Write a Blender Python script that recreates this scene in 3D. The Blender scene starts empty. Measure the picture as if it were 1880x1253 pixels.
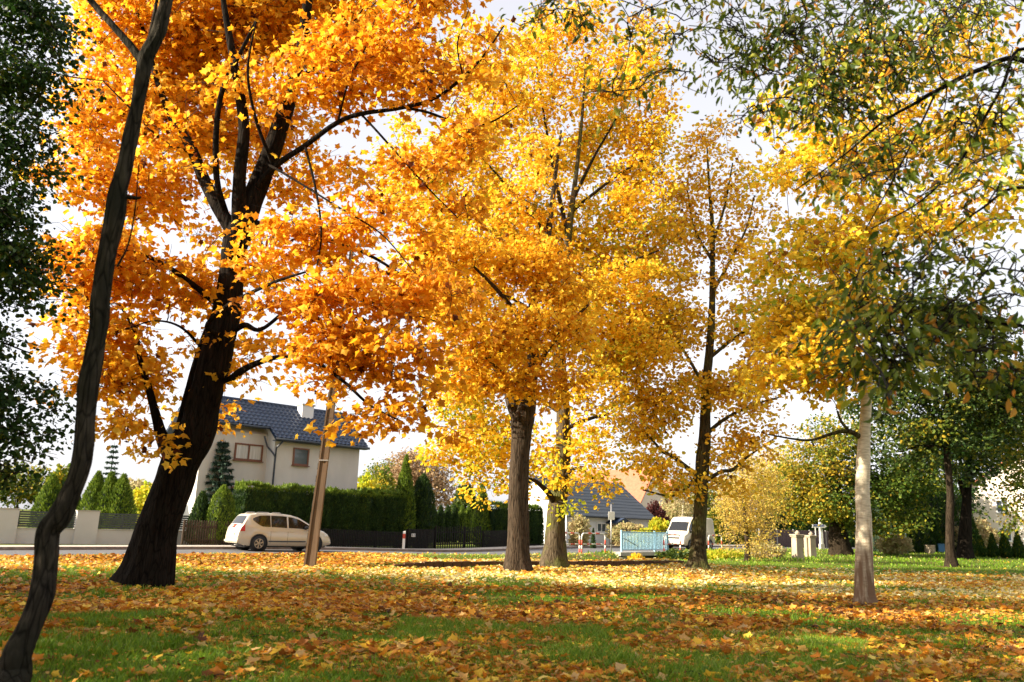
import bpy, bmesh, math, random
import numpy as np
from mathutils import Vector, Matrix

random.seed(7)
RNG = np.random.default_rng(11)
SC = bpy.context.scene
COL = SC.collection
R = math.radians

# ------------------------------------------------------------------ camera
FPX, CX, CY = 1462.0, 940.0, 626.5          # focal length and centre in photo pixels (1880 x 1253)
EYE = np.array([0.0, 0.0, 1.57])
PITCH, ROLL = math.atan(0.2281), 0.030
_F = np.array([0, math.cos(PITCH), math.sin(PITCH)])
_R0 = np.array([1.0, 0, 0]); _U0 = np.array([0, -math.sin(PITCH), math.cos(PITCH)])
_R = math.cos(ROLL) * _R0 + math.sin(ROLL) * _U0
_U = -math.sin(ROLL) * _R0 + math.cos(ROLL) * _U0
cam = bpy.data.cameras.new('camera'); camo = bpy.data.objects.new('camera', cam); COL.objects.link(camo)
cam.sensor_width = 36; cam.lens = 36 * FPX / 1880; cam.clip_end = 3000; cam.clip_start = 0.05
camo.matrix_world = Matrix(((_R[0], _U[0], -_F[0], EYE[0]), (_R[1], _U[1], -_F[1], EYE[1]), (_R[2], _U[2], -_F[2], EYE[2]), (0, 0, 0, 1)))
cam.dof.use_dof = True; cam.dof.focus_distance = 21; cam.dof.aperture_fstop = 1.7
SC.camera = camo

# ------------------------------------------------------------------ sky, sun, exposure
SUN_EL, SUN_BACK = R(25), R(15)             # low sun on the left, a little behind the camera
sun_dir = Vector((-math.cos(SUN_BACK) * math.cos(SUN_EL), -math.sin(SUN_BACK) * math.cos(SUN_EL), math.sin(SUN_EL)))
w = bpy.data.worlds.new('World'); SC.world = w; w.use_nodes = True
nt = w.node_tree; bg = nt.nodes['Background']
sky = nt.nodes.new('ShaderNodeTexSky'); sky.sky_type = 'NISHITA'; sky.sun_disc = False
sky.sun_elevation = SUN_EL; sky.sun_rotation = math.atan2(sun_dir.x, sun_dir.y)
sky.air_density = 1.0; sky.dust_density = 2.0; sky.ozone_density = 1.0
hs = nt.nodes.new('ShaderNodeHueSaturation'); hs.inputs['Saturation'].default_value = .28      # thin high haze: a pale, almost white sky
nt.links.new(sky.outputs[0], hs.inputs['Color']); vm = nt.nodes.new('ShaderNodeMixRGB'); vm.inputs[0].default_value = .55; vm.inputs[2].default_value = (3.05, 2.98, 3.22, 1)   # thin even cloud veil
nt.links.new(hs.outputs[0], vm.inputs[1]); nt.links.new(vm.outputs[0], bg.inputs[0]); bg.inputs[1].default_value = 0.13
sl = bpy.data.lights.new('sun', 'SUN'); sl.energy = 5.0; sl.angle = R(0.5); sl.color = (1.0, 0.87, 0.68)
so = bpy.data.objects.new('sun', sl); COL.objects.link(so)
so.rotation_euler = sun_dir.to_track_quat('Z', 'Y').to_euler()
SC.view_settings.view_transform = 'Standard'; SC.view_settings.look = 'None'
SC.view_settings.exposure = 1.42; SC.view_settings.gamma = 1.0
SC.render.engine = 'CYCLES'
SC.cycles.max_bounces = 7; SC.cycles.diffuse_bounces = 4; SC.cycles.glossy_bounces = 3
SC.cycles.transmission_bounces = 4; SC.cycles.transparent_max_bounces = 6
SC.cycles.caustics_reflective = False; SC.cycles.caustics_refractive = False
SC.cycles.use_denoising = True
SC.cycles.sample_clamp_indirect = 8

# ------------------------------------------------------------------ pixel helpers (photo pixel -> point at its own distance)
def ray(px, py):
    return _F + (px - CX) / FPX * _R - (py - CY) / FPX * _U
def P(px, py, Y):
    d = ray(px, py); return EYE + d * (Y / d[1])
def G(px, py, z=0.0):
    d = ray(px, py); return EYE + d * ((z - EYE[2]) / d[2])
def pxw(wpx, Y):
    return wpx * Y / FPX / 1.0

# ------------------------------------------------------------------ numpy noise
def _hash(i, j, k, seed):
    n = (i * 374761393 + j * 668265263 + k * 2147483647 + seed * 1274126177) & 0x7fffffff
    n = ((n ^ (n >> 13)) * 1274126177) & 0x7fffffff
    return ((n ^ (n >> 16)) & 0xffff) / 65535.0
def vnoise(p, seed=0):
    p = np.asarray(p, float); i = np.floor(p).astype(np.int64); f = p - i; f = f * f * (3 - 2 * f)
    out = 0
    for a in (0, 1):
        for b in (0, 1):
            for c in (0, 1):
                wgt = (f[..., 0] if a else 1 - f[..., 0]) * (f[..., 1] if b else 1 - f[..., 1]) * (f[..., 2] if c else 1 - f[..., 2])
                out = out + wgt * _hash(i[..., 0] + a, i[..., 1] + b, i[..., 2] + c, seed)
    return out * 2 - 1
def fbm(p, seed=0, octv=3):
    p = np.asarray(p, float); s = 0; a = 1
    for o in range(octv):
        s = s + a * vnoise(p * 2 ** o, seed + o); a *= .5
    return s
def sstep(a, b, x):
    t = np.clip((x - a) / (b - a), 0, 1); return t * t * (3 - 2 * t)

# ------------------------------------------------------------------ road frame and ground height
RO = np.array([-11.6, 31.4]); RA = R(48)
RU = np.array([math.cos(RA), math.sin(RA)]); RN = np.array([-math.sin(RA), math.cos(RA)])
RW = 5.3
def so_of(X, Y):
    dx, dy = X - RO[0], Y - RO[1]
    return dx * RU[0] + dy * RU[1], dx * RN[0] + dy * RN[1]
def xy_of(s, o):
    return RO[0] + s * RU[0] + o * RN[0], RO[1] + s * RU[1] + o * RN[1]
def zroad(s):
    return -0.22 * np.exp(-((s - 19) / 8.0) ** 2)
def ground(X, Y):
    X = np.asarray(X, float); Y = np.asarray(Y, float)
    s, o = so_of(X, Y)
    n = fbm(np.stack([X * .25, Y * .25, X * 0], -1), 3, 3) * .05
    lawn = n * sstep(-1, -6, o)
    zr = zroad(s)
    roadside = zr * sstep(-2.5, 0.3, o) * np.where(o > 12, 1 - sstep(12, 25, o), 1)
    bank = 0.10 * np.exp(-((o + 2.2) / 1.2) ** 2) * sstep(-20, -12, s)
    ditch = .62 * np.exp(-((o + 5.0) / 2.3) ** 2) * sstep(4, 14, s) * (1 - sstep(32, 36, s))
    cm = np.exp(-(np.maximum(np.abs(s - 30.6 - 1.25 * np.minimum(o, 0)) - 2.1, 0) / 0.8) ** 2)
    culv = .95 * cm * sstep(-7.5, -4.0, o) * (1 - sstep(9, 12, o))
    e = edge_off(X, Y)
    lip = 0.15 * sstep(0.0, 0.25, e) * (1 - sstep(.5, 3, e)) * (sstep(-7, -3.5, X) * (1 - sstep(6.5, 10, X)))
    under = -.06 * (sstep(-.15, .15, o) * (1 - sstep(RW + 2.1, RW + 2.3, o)))
    far = .35 * sstep(52, 75, Y) * sstep(16, 24, X) * sstep(-2, -14, o)
    return lawn + roadside + bank * (1 - cm) - np.maximum(ditch, culv) + lip + under + far
EA, EB = G(665, 1043)[:2], G(1255, 1038)[:2]
_ed = (EB - EA) / np.linalg.norm(EB - EA); _en = np.array([-_ed[1], _ed[0]])
def edge_off(X, Y):
    return (X - EA[0]) * _en[0] + (Y - EA[1]) * _en[1]
def gz(x, y):
    return float(ground(np.array([x]), np.array([y]))[0])
def GP(px, py):
    p = G(px, py); return np.array([p[0], p[1], gz(p[0], p[1])])

# ------------------------------------------------------------------ materials
def newmat(name):
    m = bpy.data.materials.new(name); m.use_nodes = True
    return m, m.node_tree.nodes, m.node_tree.links, m.node_tree.nodes['Principled BSDF']
def ramp_node(N, stops):
    r = N.new('ShaderNodeValToRGB'); e = r.color_ramp.elements
    while len(e) < len(stops): e.new(.5)
    for k, (p, c) in enumerate(stops):
        e[k].position = p; e[k].color = (c[0], c[1], c[2], 1)
    return r
def leafmat(name, stops, trans=.5, rough=.55, spec=.25):
    m, N, L, b = newmat(name)
    a = N.new('ShaderNodeAttribute'); a.attribute_name = 'rnd'
    r = ramp_node(N, stops); L.new(a.outputs['Fac'], r.inputs[0])
    L.new(r.outputs[0], b.inputs['Base Color']); b.inputs['Roughness'].default_value = rough
    b.inputs['Specular IOR Level'].default_value = spec
    t = N.new('ShaderNodeBsdfTranslucent'); L.new(r.outputs[0], t.inputs[0])
    mx = N.new('ShaderNodeMixShader'); mx.inputs[0].default_value = trans
    L.new(b.outputs[0], mx.inputs[1]); L.new(t.outputs[0], mx.inputs[2])
    L.new(mx.outputs[0], N['Material Output'].inputs[0])
    return m
def noisemat(name, stops, scale=(4, 4, 4), rough=.8, bump=.3, detail=6, spec=.3, metallic=0, bdist=.02, coord='Object'):
    m, N, L, b = newmat(name)
    tc = N.new('ShaderNodeTexCoord'); mp = N.new('ShaderNodeMapping'); mp.inputs['Scale'].default_value = scale
    L.new(tc.outputs[coord], mp.inputs[0])
    n = N.new('ShaderNodeTexNoise'); n.inputs['Scale'].default_value = 1; n.inputs['Detail'].default_value = detail
    n.inputs['Roughness'].default_value = .62
    L.new(mp.outputs[0], n.inputs[0])
    r = ramp_node(N, stops); L.new(n.outputs[0], r.inputs[0]); L.new(r.outputs[0], b.inputs['Base Color'])
    b.inputs['Roughness'].default_value = rough; b.inputs['Specular IOR Level'].default_value = spec; b.inputs['Metallic'].default_value = metallic
    if bump:
        bp = N.new('ShaderNodeBump'); bp.inputs['Strength'].default_value = bump; bp.inputs['Distance'].default_value = bdist
        L.new(n.outputs[0], bp.inputs['Height']); L.new(bp.outputs[0], b.inputs['Normal'])
    return m
def barkmat(name, dark, light, scale=9, stretch=.14, moss=None, bump=.9, crack=.8):
    m, N, L, b = newmat(name)
    tc = N.new('ShaderNodeTexCoord'); mp = N.new('ShaderNodeMapping'); mp.inputs['Scale'].default_value = (1, 1, stretch)
    L.new(tc.outputs['Object'], mp.inputs[0])
    n = N.new('ShaderNodeTexNoise'); n.inputs['Scale'].default_value = scale; n.inputs['Detail'].default_value = 8; n.inputs['Roughness'].default_value = .65
    n.inputs['Distortion'].default_value = .6
    L.new(mp.outputs[0], n.inputs[0])
    v = N.new('ShaderNodeTexVoronoi'); v.feature = 'DISTANCE_TO_EDGE'; v.inputs['Scale'].default_value = scale * 1.3
    r = ramp_node(N, [(.3, dark), (.7, light)]); L.new(n.outputs[0], r.inputs[0])
    col = r.outputs[0]
    if moss:
        n2 = N.new('ShaderNodeTexNoise'); n2.inputs['Scale'].default_value = 1.3; n2.inputs['Detail'].default_value = 5; L.new(tc.outputs['Object'], n2.inputs[0])
        r2 = ramp_node(N, [(.46, (0, 0, 0)), (.6, (1, 1, 1))]); L.new(n2.outputs[0], r2.inputs[0])
        mx = N.new('ShaderNodeMixRGB'); L.new(r2.outputs[0], mx.inputs[0]); L.new(col, mx.inputs[1]); mx.inputs[2].default_value = (*moss, 1)
        col = mx.outputs[0]
    ds = N.new('ShaderNodeTexNoise'); ds.inputs['Scale'].default_value = scale * .5; ds.inputs['Detail'].default_value = 3; L.new(mp.outputs[0], ds.inputs[0])
    va = N.new('ShaderNodeMixRGB'); va.inputs[0].default_value = .12; L.new(mp.outputs[0], va.inputs[1]); L.new(ds.outputs['Color'], va.inputs[2]); L.new(va.outputs[0], v.inputs[0])
    rc = ramp_node(N, [(.0, (.16, .16, .16)), (.09, (1, 1, 1))]); L.new(v.outputs[0], rc.inputs[0])
    ml = N.new('ShaderNodeMixRGB'); ml.blend_type = 'MULTIPLY'; ml.inputs[0].default_value = crack; L.new(col, ml.inputs[1]); L.new(rc.outputs[0], ml.inputs[2])
    L.new(ml.outputs[0], b.inputs['Base Color']); b.inputs['Roughness'].default_value = .95; b.inputs['Specular IOR Level'].default_value = .06
    ad = N.new('ShaderNodeMath'); ad.operation = 'ADD'; L.new(n.outputs[0], ad.inputs[0]); L.new(v.outputs[0], ad.inputs[1])
    bp = N.new('ShaderNodeBump'); bp.inputs['Strength'].default_value = bump; bp.inputs['Distance'].default_value = .04
    L.new(ad.outputs[0], bp.inputs['Height']); L.new(bp.outputs[0], b.inputs['Normal'])
    return m
def plain(name, c, rough=.5, metallic=0, spec=.5, var=.08, coat=0):
    d = tuple(max(0, x * (1 - var)) for x in c); l = tuple(min(1, x * (1 + var)) for x in c)
    m = noisemat(name, [(.3, d), (.7, l)], scale=(3, 3, 3), rough=rough, bump=.05, spec=spec, metallic=metallic)
    if coat: m.node_tree.nodes['Principled BSDF'].inputs['Coat Weight'].default_value = coat
    return m
def glassmat(name, tint=(.02, .025, .03)):
    m, N, L, b = newmat(name)
    b.inputs['Base Color'].default_value = (*tint, 1); b.inputs['Roughness'].default_value = .04; b.inputs['Specular IOR Level'].default_value = .8
    n = N.new('ShaderNodeTexNoise'); n.inputs['Scale'].default_value = .8
    tc = N.new('ShaderNodeTexCoord'); L.new(tc.outputs['Object'], n.inputs[0])
    bp = N.new('ShaderNodeBump'); bp.inputs['Strength'].default_value = .03; L.new(n.outputs[0], bp.inputs['Height']); L.new(bp.outputs[0], b.inputs['Normal'])
    return m

M = {}
M['orange'] = leafmat('maple_orange', [(0, (.10, .025, .008)), (.06, (.58, .21, .010)), (.35, (.82, .37, .014)), (.7, (.88, .47, .022)), (1, (.90, .60, .06))], .55)
M['amber'] = leafmat('maple_amber', [(0, (.20, .06, .01)), (.06, (.70, .30, .012)), (.4, (.88, .52, .025)), (1, (.91, .68, .06))], .55)
M['yellow'] = leafmat('maple_yellow', [(0, (.30, .12, .015)), (.08, (.78, .36, .015)), (.4, (.90, .60, .03)), (.8, (.92, .70, .06)), (.9, (.70, .64, .05)), (1, (.38, .45, .03))], .55)
M['gold'] = leafmat('maple_gold', [(0, (.20, .08, .02)), (.05, (.74, .38, .03)), (.4, (.90, .56, .03)), (.8, (.90, .68, .06)), (1, (.45, .44, .04))], .55)
M['paleyellow'] = leafmat('pale_yellow', [(0, (.42, .28, .05)), (.4, (.70, .50, .10)), (.8, (.78, .60, .14)), (1, (.50, .48, .08))], .5)
M['limegreen'] = leafmat('lime_green', [(0, (.70, .52, .03)), (.5, (.55, .55, .04)), (1, (.30, .42, .03))], .55)
M['olive'] = leafmat('olive_green', [(0, (.60, .38, .03)), (.2, (.40, .35, .03)), (.48, (.14, .19, .02)), (1, (.055, .11, .013))], .45)
M['dark'] = leafmat('dark_green', [(0, (.30, .26, .02)), (.2, (.10, .13, .015)), (.6, (.045, .085, .012)), (1, (.025, .055, .012))], .38, .5, .3)
M['deep'] = leafmat('deep_green', [(0, (.20, .20, .015)), (.15, (.06, .11, .012)), (.6, (.030, .075, .012)), (1, (.016, .048, .010))], .38, .5, .3)
M['cherry'] = leafmat('cherry_leaf', [(0, (.72, .26, .03)), (.12, (.70, .44, .05)), (.22, (.42, .42, .04)), (.42, (.19, .25, .022)), (.75, (.09, .14, .014)), (1, (.045, .09, .012))], .45, .4, .4)
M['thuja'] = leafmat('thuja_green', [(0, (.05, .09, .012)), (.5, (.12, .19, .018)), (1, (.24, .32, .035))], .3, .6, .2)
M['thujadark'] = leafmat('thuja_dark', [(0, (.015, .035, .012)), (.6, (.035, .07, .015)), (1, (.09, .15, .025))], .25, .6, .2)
M['spruce'] = leafmat('spruce_blue', [(0, (.03, .06, .04)), (1, (.10, .16, .11))], .2, .6, .2)
M['rust'] = leafmat('rust_brown', [(0, (.28, .16, .08)), (.5, (.44, .29, .15)), (1, (.56, .42, .24))], .45)
M['plum'] = leafmat('plum_red', [(0, (.05, .015, .015)), (1, (.16, .05, .04))], .35)
M['palebush'] = leafmat('pale_bush', [(0, (.40, .28, .14)), (.5, (.50, .42, .20)), (1, (.34, .36, .14))], .45)
M['floorleaf'] = leafmat('fallen_leaf', [(0, (.10, .035, .010)), (.12, (.32, .11, .012)), (.34, (.60, .21, .016)), (.52, (.70, .33, .035)), (.62, (.62, .42, .18)), (.70, (.80, .46, .03)), (.82, (.86, .60, .06)), (.92, (.88, .70, .18)), (1, (.90, .80, .42))], .3, .6, .3)
M['grassblade'] = leafmat('grass_blade', [(0, (.08, .16, .010)), (.5, (.15, .29, .014)), (.85, (.28, .40, .025)), (1, (.50, .48, .12))], .4, .5, .3)
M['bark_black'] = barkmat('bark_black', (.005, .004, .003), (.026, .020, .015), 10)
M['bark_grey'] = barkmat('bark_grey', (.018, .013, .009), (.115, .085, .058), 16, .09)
M['bark_moss'] = barkmat('bark_moss', (.034, .026, .017), (.16, .125, .08), 13, .10, moss=(.10, .10, .034))
M['bark_dark'] = barkmat('bark_dark', (.012, .009, .006), (.06, .044, .028), 12)
M['bark_olive'] = barkmat('bark_olive', (.022, .017, .010), (.11, .088, .046), 12, .13, moss=(.10, .10, .032))
M['bark_near'] = barkmat('bark_near', (.005, .0045, .004), (.095, .078, .06), 11, .20, moss=(.03, .028, .02), bump=1.0)
M['twig'] = plain('twig', (.016, .011, .008), .9)
M['twigpale'] = plain('twig_pale', (.16, .12, .08), .9)

def pale_bark():
    m, N, L, b = newmat('bark_pale')
    tc = N.new('ShaderNodeTexCoord')
    mp = N.new('ShaderNodeMapping'); mp.inputs['Scale'].default_value = (3, 3, 14); L.new(tc.outputs['Object'], mp.inputs[0])
    n = N.new('ShaderNodeTexNoise'); n.inputs['Scale'].default_value = 2; n.inputs['Detail'].default_value = 7; L.new(mp.outputs[0], n.inputs[0])
    r = ramp_node(N, [(.35, (.46, .39, .27)), (.65, (.72, .64, .48))]); L.new(n.outputs[0], r.inputs[0])
    n2 = N.new('ShaderNodeTexNoise'); n2.inputs['Scale'].default_value = 2.2; n2.inputs['Detail'].default_value = 6
    mp2 = N.new('ShaderNodeMapping'); mp2.inputs['Scale'].default_value = (5, 5, .7); L.new(tc.outputs['Object'], mp2.inputs[0]); L.new(mp2.outputs[0], n2.inputs[0])
    sx = N.new('ShaderNodeSeparateXYZ'); L.new(tc.outputs['Object'], sx.inputs[0])
    mr = N.new('ShaderNodeMapRange'); mr.inputs[1].default_value = .0; mr.inputs[2].default_value = 3.0; mr.inputs[3].default_value = .34; mr.inputs[4].default_value = -.22
    L.new(sx.outputs['Z'], mr.inputs[0])
    ad = N.new('ShaderNodeMath'); L.new(n2.outputs[0], ad.inputs[0]); L.new(mr.outputs[0], ad.inputs[1])
    r2 = ramp_node(N, [(.42, (0, 0, 0)), (.80, (1, 1, 1))]); L.new(ad.outputs[0], r2.inputs[0])
    mx = N.new('ShaderNodeMixRGB'); L.new(r2.outputs[0], mx.inputs[0]); L.new(r.outputs[0], mx.inputs[1]); mx.inputs[2].default_value = (.17, .10, .055, 1)
    L.new(mx.outputs[0], b.inputs['Base Color']); b.inputs['Roughness'].default_value = .85
    bp = N.new('ShaderNodeBump'); bp.inputs['Strength'].default_value = .5; bp.inputs['Distance'].default_value = .02
    L.new(n.outputs[0], bp.inputs['Height']); L.new(bp.outputs[0], b.inputs['Normal'])
    return m
M['bark_pale'] = pale_bark()
M['asphalt'] = noisemat('asphalt', [(.35, (.10, .10, .105)), (.65, (.155, .15, .15))], (2, 2, 2), .85, .3, 10)
M['kerb'] = noisemat('kerb_stone', [(.35, (.20, .15, .125)), (.65, (.32, .25, .21))], (3, 3, 3), .85, .3)
M['pavement'] = noisemat('paving', [(.35, (.40, .35, .29)), (.65, (.52, .46, .39))], (2, 2, 2), .85, .3)
M['stucco'] = noisemat('stucco_grey', [(.3, (.56, .54, .50)), (.7, (.67, .64, .59))], (1.1, 1.1, .5), .92, .25, 9)
M['whitewall'] = noisemat('white_render', [(.3, (.70, .71, .72)), (.7, (.80, .80, .80))], (.8, .8, .8), .9, .15, 8)
M['creamwall'] = noisemat('cream_render', [(.3, (.74, .63, .50)), (.7, (.82, .72, .60))], (.8, .8, .8), .9, .15, 8)
M['concrete'] = noisemat('concrete', [(.3, (.36, .33, .28)), (.7, (.52, .48, .42))], (1.5, 1.5, 1.5), .9, .4, 9)
M['wallgrey'] = noisemat('wall_render', [(.3, (.52, .50, .47)), (.7, (.60, .575, .54))], (.6, .6, .6), .92, .12, 8)
M['stone'] = noisemat('pillar_stone', [(.3, (.30, .24, .17)), (.7, (.46, .38, .28))], (3, 3, 2), .9, .6, 9)
M['rooftile'] = plain('roof_blue', (.012, .026, .058), .30, 0, .45, .25)
M['roofslate'] = plain('roof_slate', (.05, .062, .074), .5, 0, .4, .12)
M['roofred'] = plain('roof_red', (.42, .15, .085), .8, 0, .3, .2)
M['frame'] = plain('brown_frame', (.17, .06, .03), .5)
M['whiteframe'] = plain('white_frame', (.78, .78, .77), .4)
M['glass'] = glassmat('window_glass', (.10, .12, .14))
M['curtain'] = noisemat('net_curtain', [(.35, (.42, .41, .38)), (.65, (.60, .59, .56))], (14, 14, .6), .35, .3, 3, .6)
M['carglass'] = glassmat('car_glass', (.012, .012, .012))
M['gutter'] = plain('gutter', (.03, .04, .055), .4)
M['darkfence'] = noisemat('dark_wood', [(.3, (.006, .005, .0045)), (.7, (.015, .012, .010))], (6, 6, 1), .8, .4)
M['brownfence'] = noisemat('brown_wood', [(.3, (.045, .028, .018)), (.7, (.085, .055, .035))], (6, 6, 1), .8, .4)
M['slat'] = plain('slat_dark_grey', (.05, .06, .06), .6)
M['poleside'] = noisemat('pole_concrete', [(.3, (.11, .072, .044)), (.7, (.20, .135, .085))], (5, 5, .8), .92, .6, 9)
M['carpaint'] = plain('car_paint', (.60, .52, .40), .22, .15, .5, .03, .6)  # tan of leaf reflections on the shaded side put into the paint
M['vanpaint'] = plain('van_paint', (.66, .58, .45), .35, 0, .5, .04, .4)
M['blackplastic'] = plain('black_plastic', (.015, .015, .015), .6)
M['tyre'] = plain('tyre', (.018, .017, .016), .85)
M['alloy'] = plain('alloy', (.42, .34, .24), .35, .7)
M['redlight'] = plain('red_lens', (.55, .03, .02), .2)
M['clearlight'] = plain('clear_lens', (.72, .72, .70), .12)
M['redpaint'] = plain('red_paint', (.58, .07, .035), .55)
M['whitepaint'] = plain('white_paint', (.80, .78, .73), .55)
M['bluepaint'] = plain('blue_paint', (.30, .53, .68), .55, 0, .4, .12)
M['bluesign'] = plain('blue_letters', (.06, .09, .42), .5)
M['metalgrey'] = plain('grey_metal', (.40, .39, .38), .45, .6)
M['rustedge'] = noisemat('rusty_edge', [(.3, (.07, .035, .02)), (.7, (.16, .085, .045))], (3, 3, 3), .9, .5)
M['purplefence'] = plain('purple_brown', (.13, .085, .085), .8)
M['binblue'] = plain('bin_blue', (.05, .18, .32), .5)
M['mesh'] = plain('mesh_green', (.12, .18, .13), .5)

# ------------------------------------------------------------------ mesh building
class MB:
    def __init__(s): s.v = []; s.f = []; s.m = []; s.sm = []
    def add(s, v, f, m=0, smooth=False):
        o = len(s.v); s.v += [tuple(map(float, p)) for p in v]
        for q in f: s.f.append([i + o for i in q]); s.m.append(m); s.sm.append(smooth)
    def box(s, c, d, rz=0, m=0, axes=None):
        x, y, z = [k / 2 for k in d]
        pts = [(-x, -y, -z), (x, -y, -z), (x, y, -z), (-x, y, -z), (-x, -y, z), (x, -y, z), (x, y, z), (-x, y, z)]
        ca, sa = math.cos(rz), math.sin(rz)
        v = [(c[0] + p[0] * ca - p[1] * sa, c[1] + p[0] * sa + p[1] * ca, c[2] + p[2]) for p in pts]
        s.add(v, [(3, 2, 1, 0), (4, 5, 6, 7), (0, 1, 5, 4), (1, 2, 6, 5), (2, 3, 7, 6), (3, 0, 4, 7)], m)
    def hexa(s, b, t, m=0):       # bottom 4 points ccw, top 4 points
        s.add(list(b) + list(t), [(3, 2, 1, 0), (4, 5, 6, 7), (0, 1, 5, 4), (1, 2, 6, 5), (2, 3, 7, 6), (3, 0, 4, 7)], m)
    def tube(s, path, rad, seg=8, m=0, caps=True, smooth=True):
        path = [Vector(p) for p in path]; n = len(path)
        if not hasattr(rad, '__len__'): rad = [rad] * n
        up = Vector((0.31, .17, .93)).normalized(); vs = []; nx = None
        for i, p in enumerate(path):
            t = (path[min(i + 1, n - 1)] - path[max(i - 1, 0)]).normalized()
            if nx is None:
                nx = t.cross(up)
                if nx.length < .05: nx = t.cross(Vector((1, 0, 0)))
                nx.normalize()
            nx = (nx - t * nx.dot(t)).normalized(); ny = t.cross(nx)
            for k in range(seg):
                a = 2 * math.pi * k / seg
                vs.append(p + (nx * math.cos(a) + ny * math.sin(a)) * rad[i])
        fs = [(i * seg + k, i * seg + (k + 1) % seg, (i + 1) * seg + (k + 1) % seg, (i + 1) * seg + k) for i in range(n - 1) for k in range(seg)]
        if caps: fs += [tuple(range(seg - 1, -1, -1)), tuple((n - 1) * seg + k for k in range(seg))]
        s.add(vs, fs, m, smooth)
    def lathe(s, prof, c=(0, 0, 0), seg=20, axis='z', m=0, smooth=True):
        vs = []
        for (r, h) in prof:
            for k in range(seg):
                a = 2 * math.pi * k / seg; x, y = r * math.cos(a), r * math.sin(a)
                vs.append((c[0] + x, c[1] + y, c[2] + h) if axis == 'z' else (c[0] + x, c[1] + h, c[2] + y))
        n = len(prof)
        fs = [(i * seg + k, i * seg + (k + 1) % seg, (i + 1) * seg + (k + 1) % seg, (i + 1) * seg + k) for i in range(n - 1) for k in range(seg)]
        fs += [tuple(range(seg)), tuple((n - 1) * seg + k for k in range(seg))]
        s.add(vs, fs, m, smooth)
    def build(s, name, mats, parent=None, bevel=0):
        me = bpy.data.meshes.new(name); me.from_pydata(s.v, [], s.f)
        if not isinstance(mats, (list, tuple)): mats = [mats]
        for m in mats: me.materials.append(m)
        me.polygons.foreach_set('material_index', s.m); me.polygons.foreach_set('use_smooth', s.sm)
        me.update()
        o = bpy.data.objects.new(name, me); COL.objects.link(o)
        if parent: o.parent = parent
        if bevel:
            b = o.modifiers.new('bevel', 'BEVEL'); b.width = bevel; b.segments = 2; b.limit_method = 'ANGLE'
        return o
def tag(o, label=None, cat=None, group=None, kind=None):
    if label: o['label'] = label
    if cat: o['category'] = cat
    if group: o['group'] = group
    if kind: o['kind'] = kind
    return o
def empty(name, loc, label, cat, group=None, rz=0):
    o = bpy.data.objects.new(name, None); COL.objects.link(o); o.location = tuple(map(float, loc)); o.rotation_euler = (0, 0, rz)
    o.empty_display_size = .3
    return tag(o, label, cat, group)

# ------------------------------------------------------------------ leaf fields
def fan(pts, bend):
    p = np.array(pts, float); z = bend(p); v = np.column_stack([p, z])
    c = np.array([[0, .42, 0.0]]); v = np.vstack([c, v]); n = len(p)
    f = np.array([[0, 1 + i, 1 + (i + 1) % n] for i in range(n)]); return v, f
_half = [(.30, -.02), (.30, .22), (.55, .50), (.29, .62)]
MAPLE = fan([(0, 0.05)] + _half + [(0, 1.05)] + [(-x, y) for x, y in _half[::-1]], lambda p: -.22 * np.abs(p[:, 0]) - .18 * (p[:, 1] - .42) ** 2)
_h2 = [(.40, .22), (.34, .70)]
ROUND5 = fan([(0, 0)] + _h2 + [(0, 1.0)] + [(-x, y) for x, y in _h2[::-1]], lambda p: -.25 * np.abs(p[:, 0]))
OVATE = (np.array([(0, 0, 0), (.20, .33, .06), (.17, .66, .05), (0, 1, -.10), (-.17, .66, .05), (-.20, .33, .06), (0, .5, 0)], float),
         np.array([(0, 1, 6), (1, 2, 6), (2, 3, 6), (3, 4, 6), (4, 5, 6), (5, 0, 6)]))
DIAM = (np.array([(0, 0, 0), (.40, .45, -.08), (0, 1, 0), (-.40, .5, -.08)], float), np.array([(0, 1, 2), (0, 2, 3)]))
FLAKE = (np.array([(-.22, 0, 0), (.22, 0, 0), (.12, .6, .04), (0, 1, -.03), (-.14, .62, .04)], float), np.array([(0, 1, 2), (0, 2, 4), (4, 2, 3)]))
BLADE = (np.array([(-.05, 0, 0), (.05, 0, 0), (.035, .55, .06), (-.035, .55, .06), (0, 1, .28)], float), np.array([(0, 1, 2), (0, 2, 3), (3, 2, 4)]))

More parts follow.
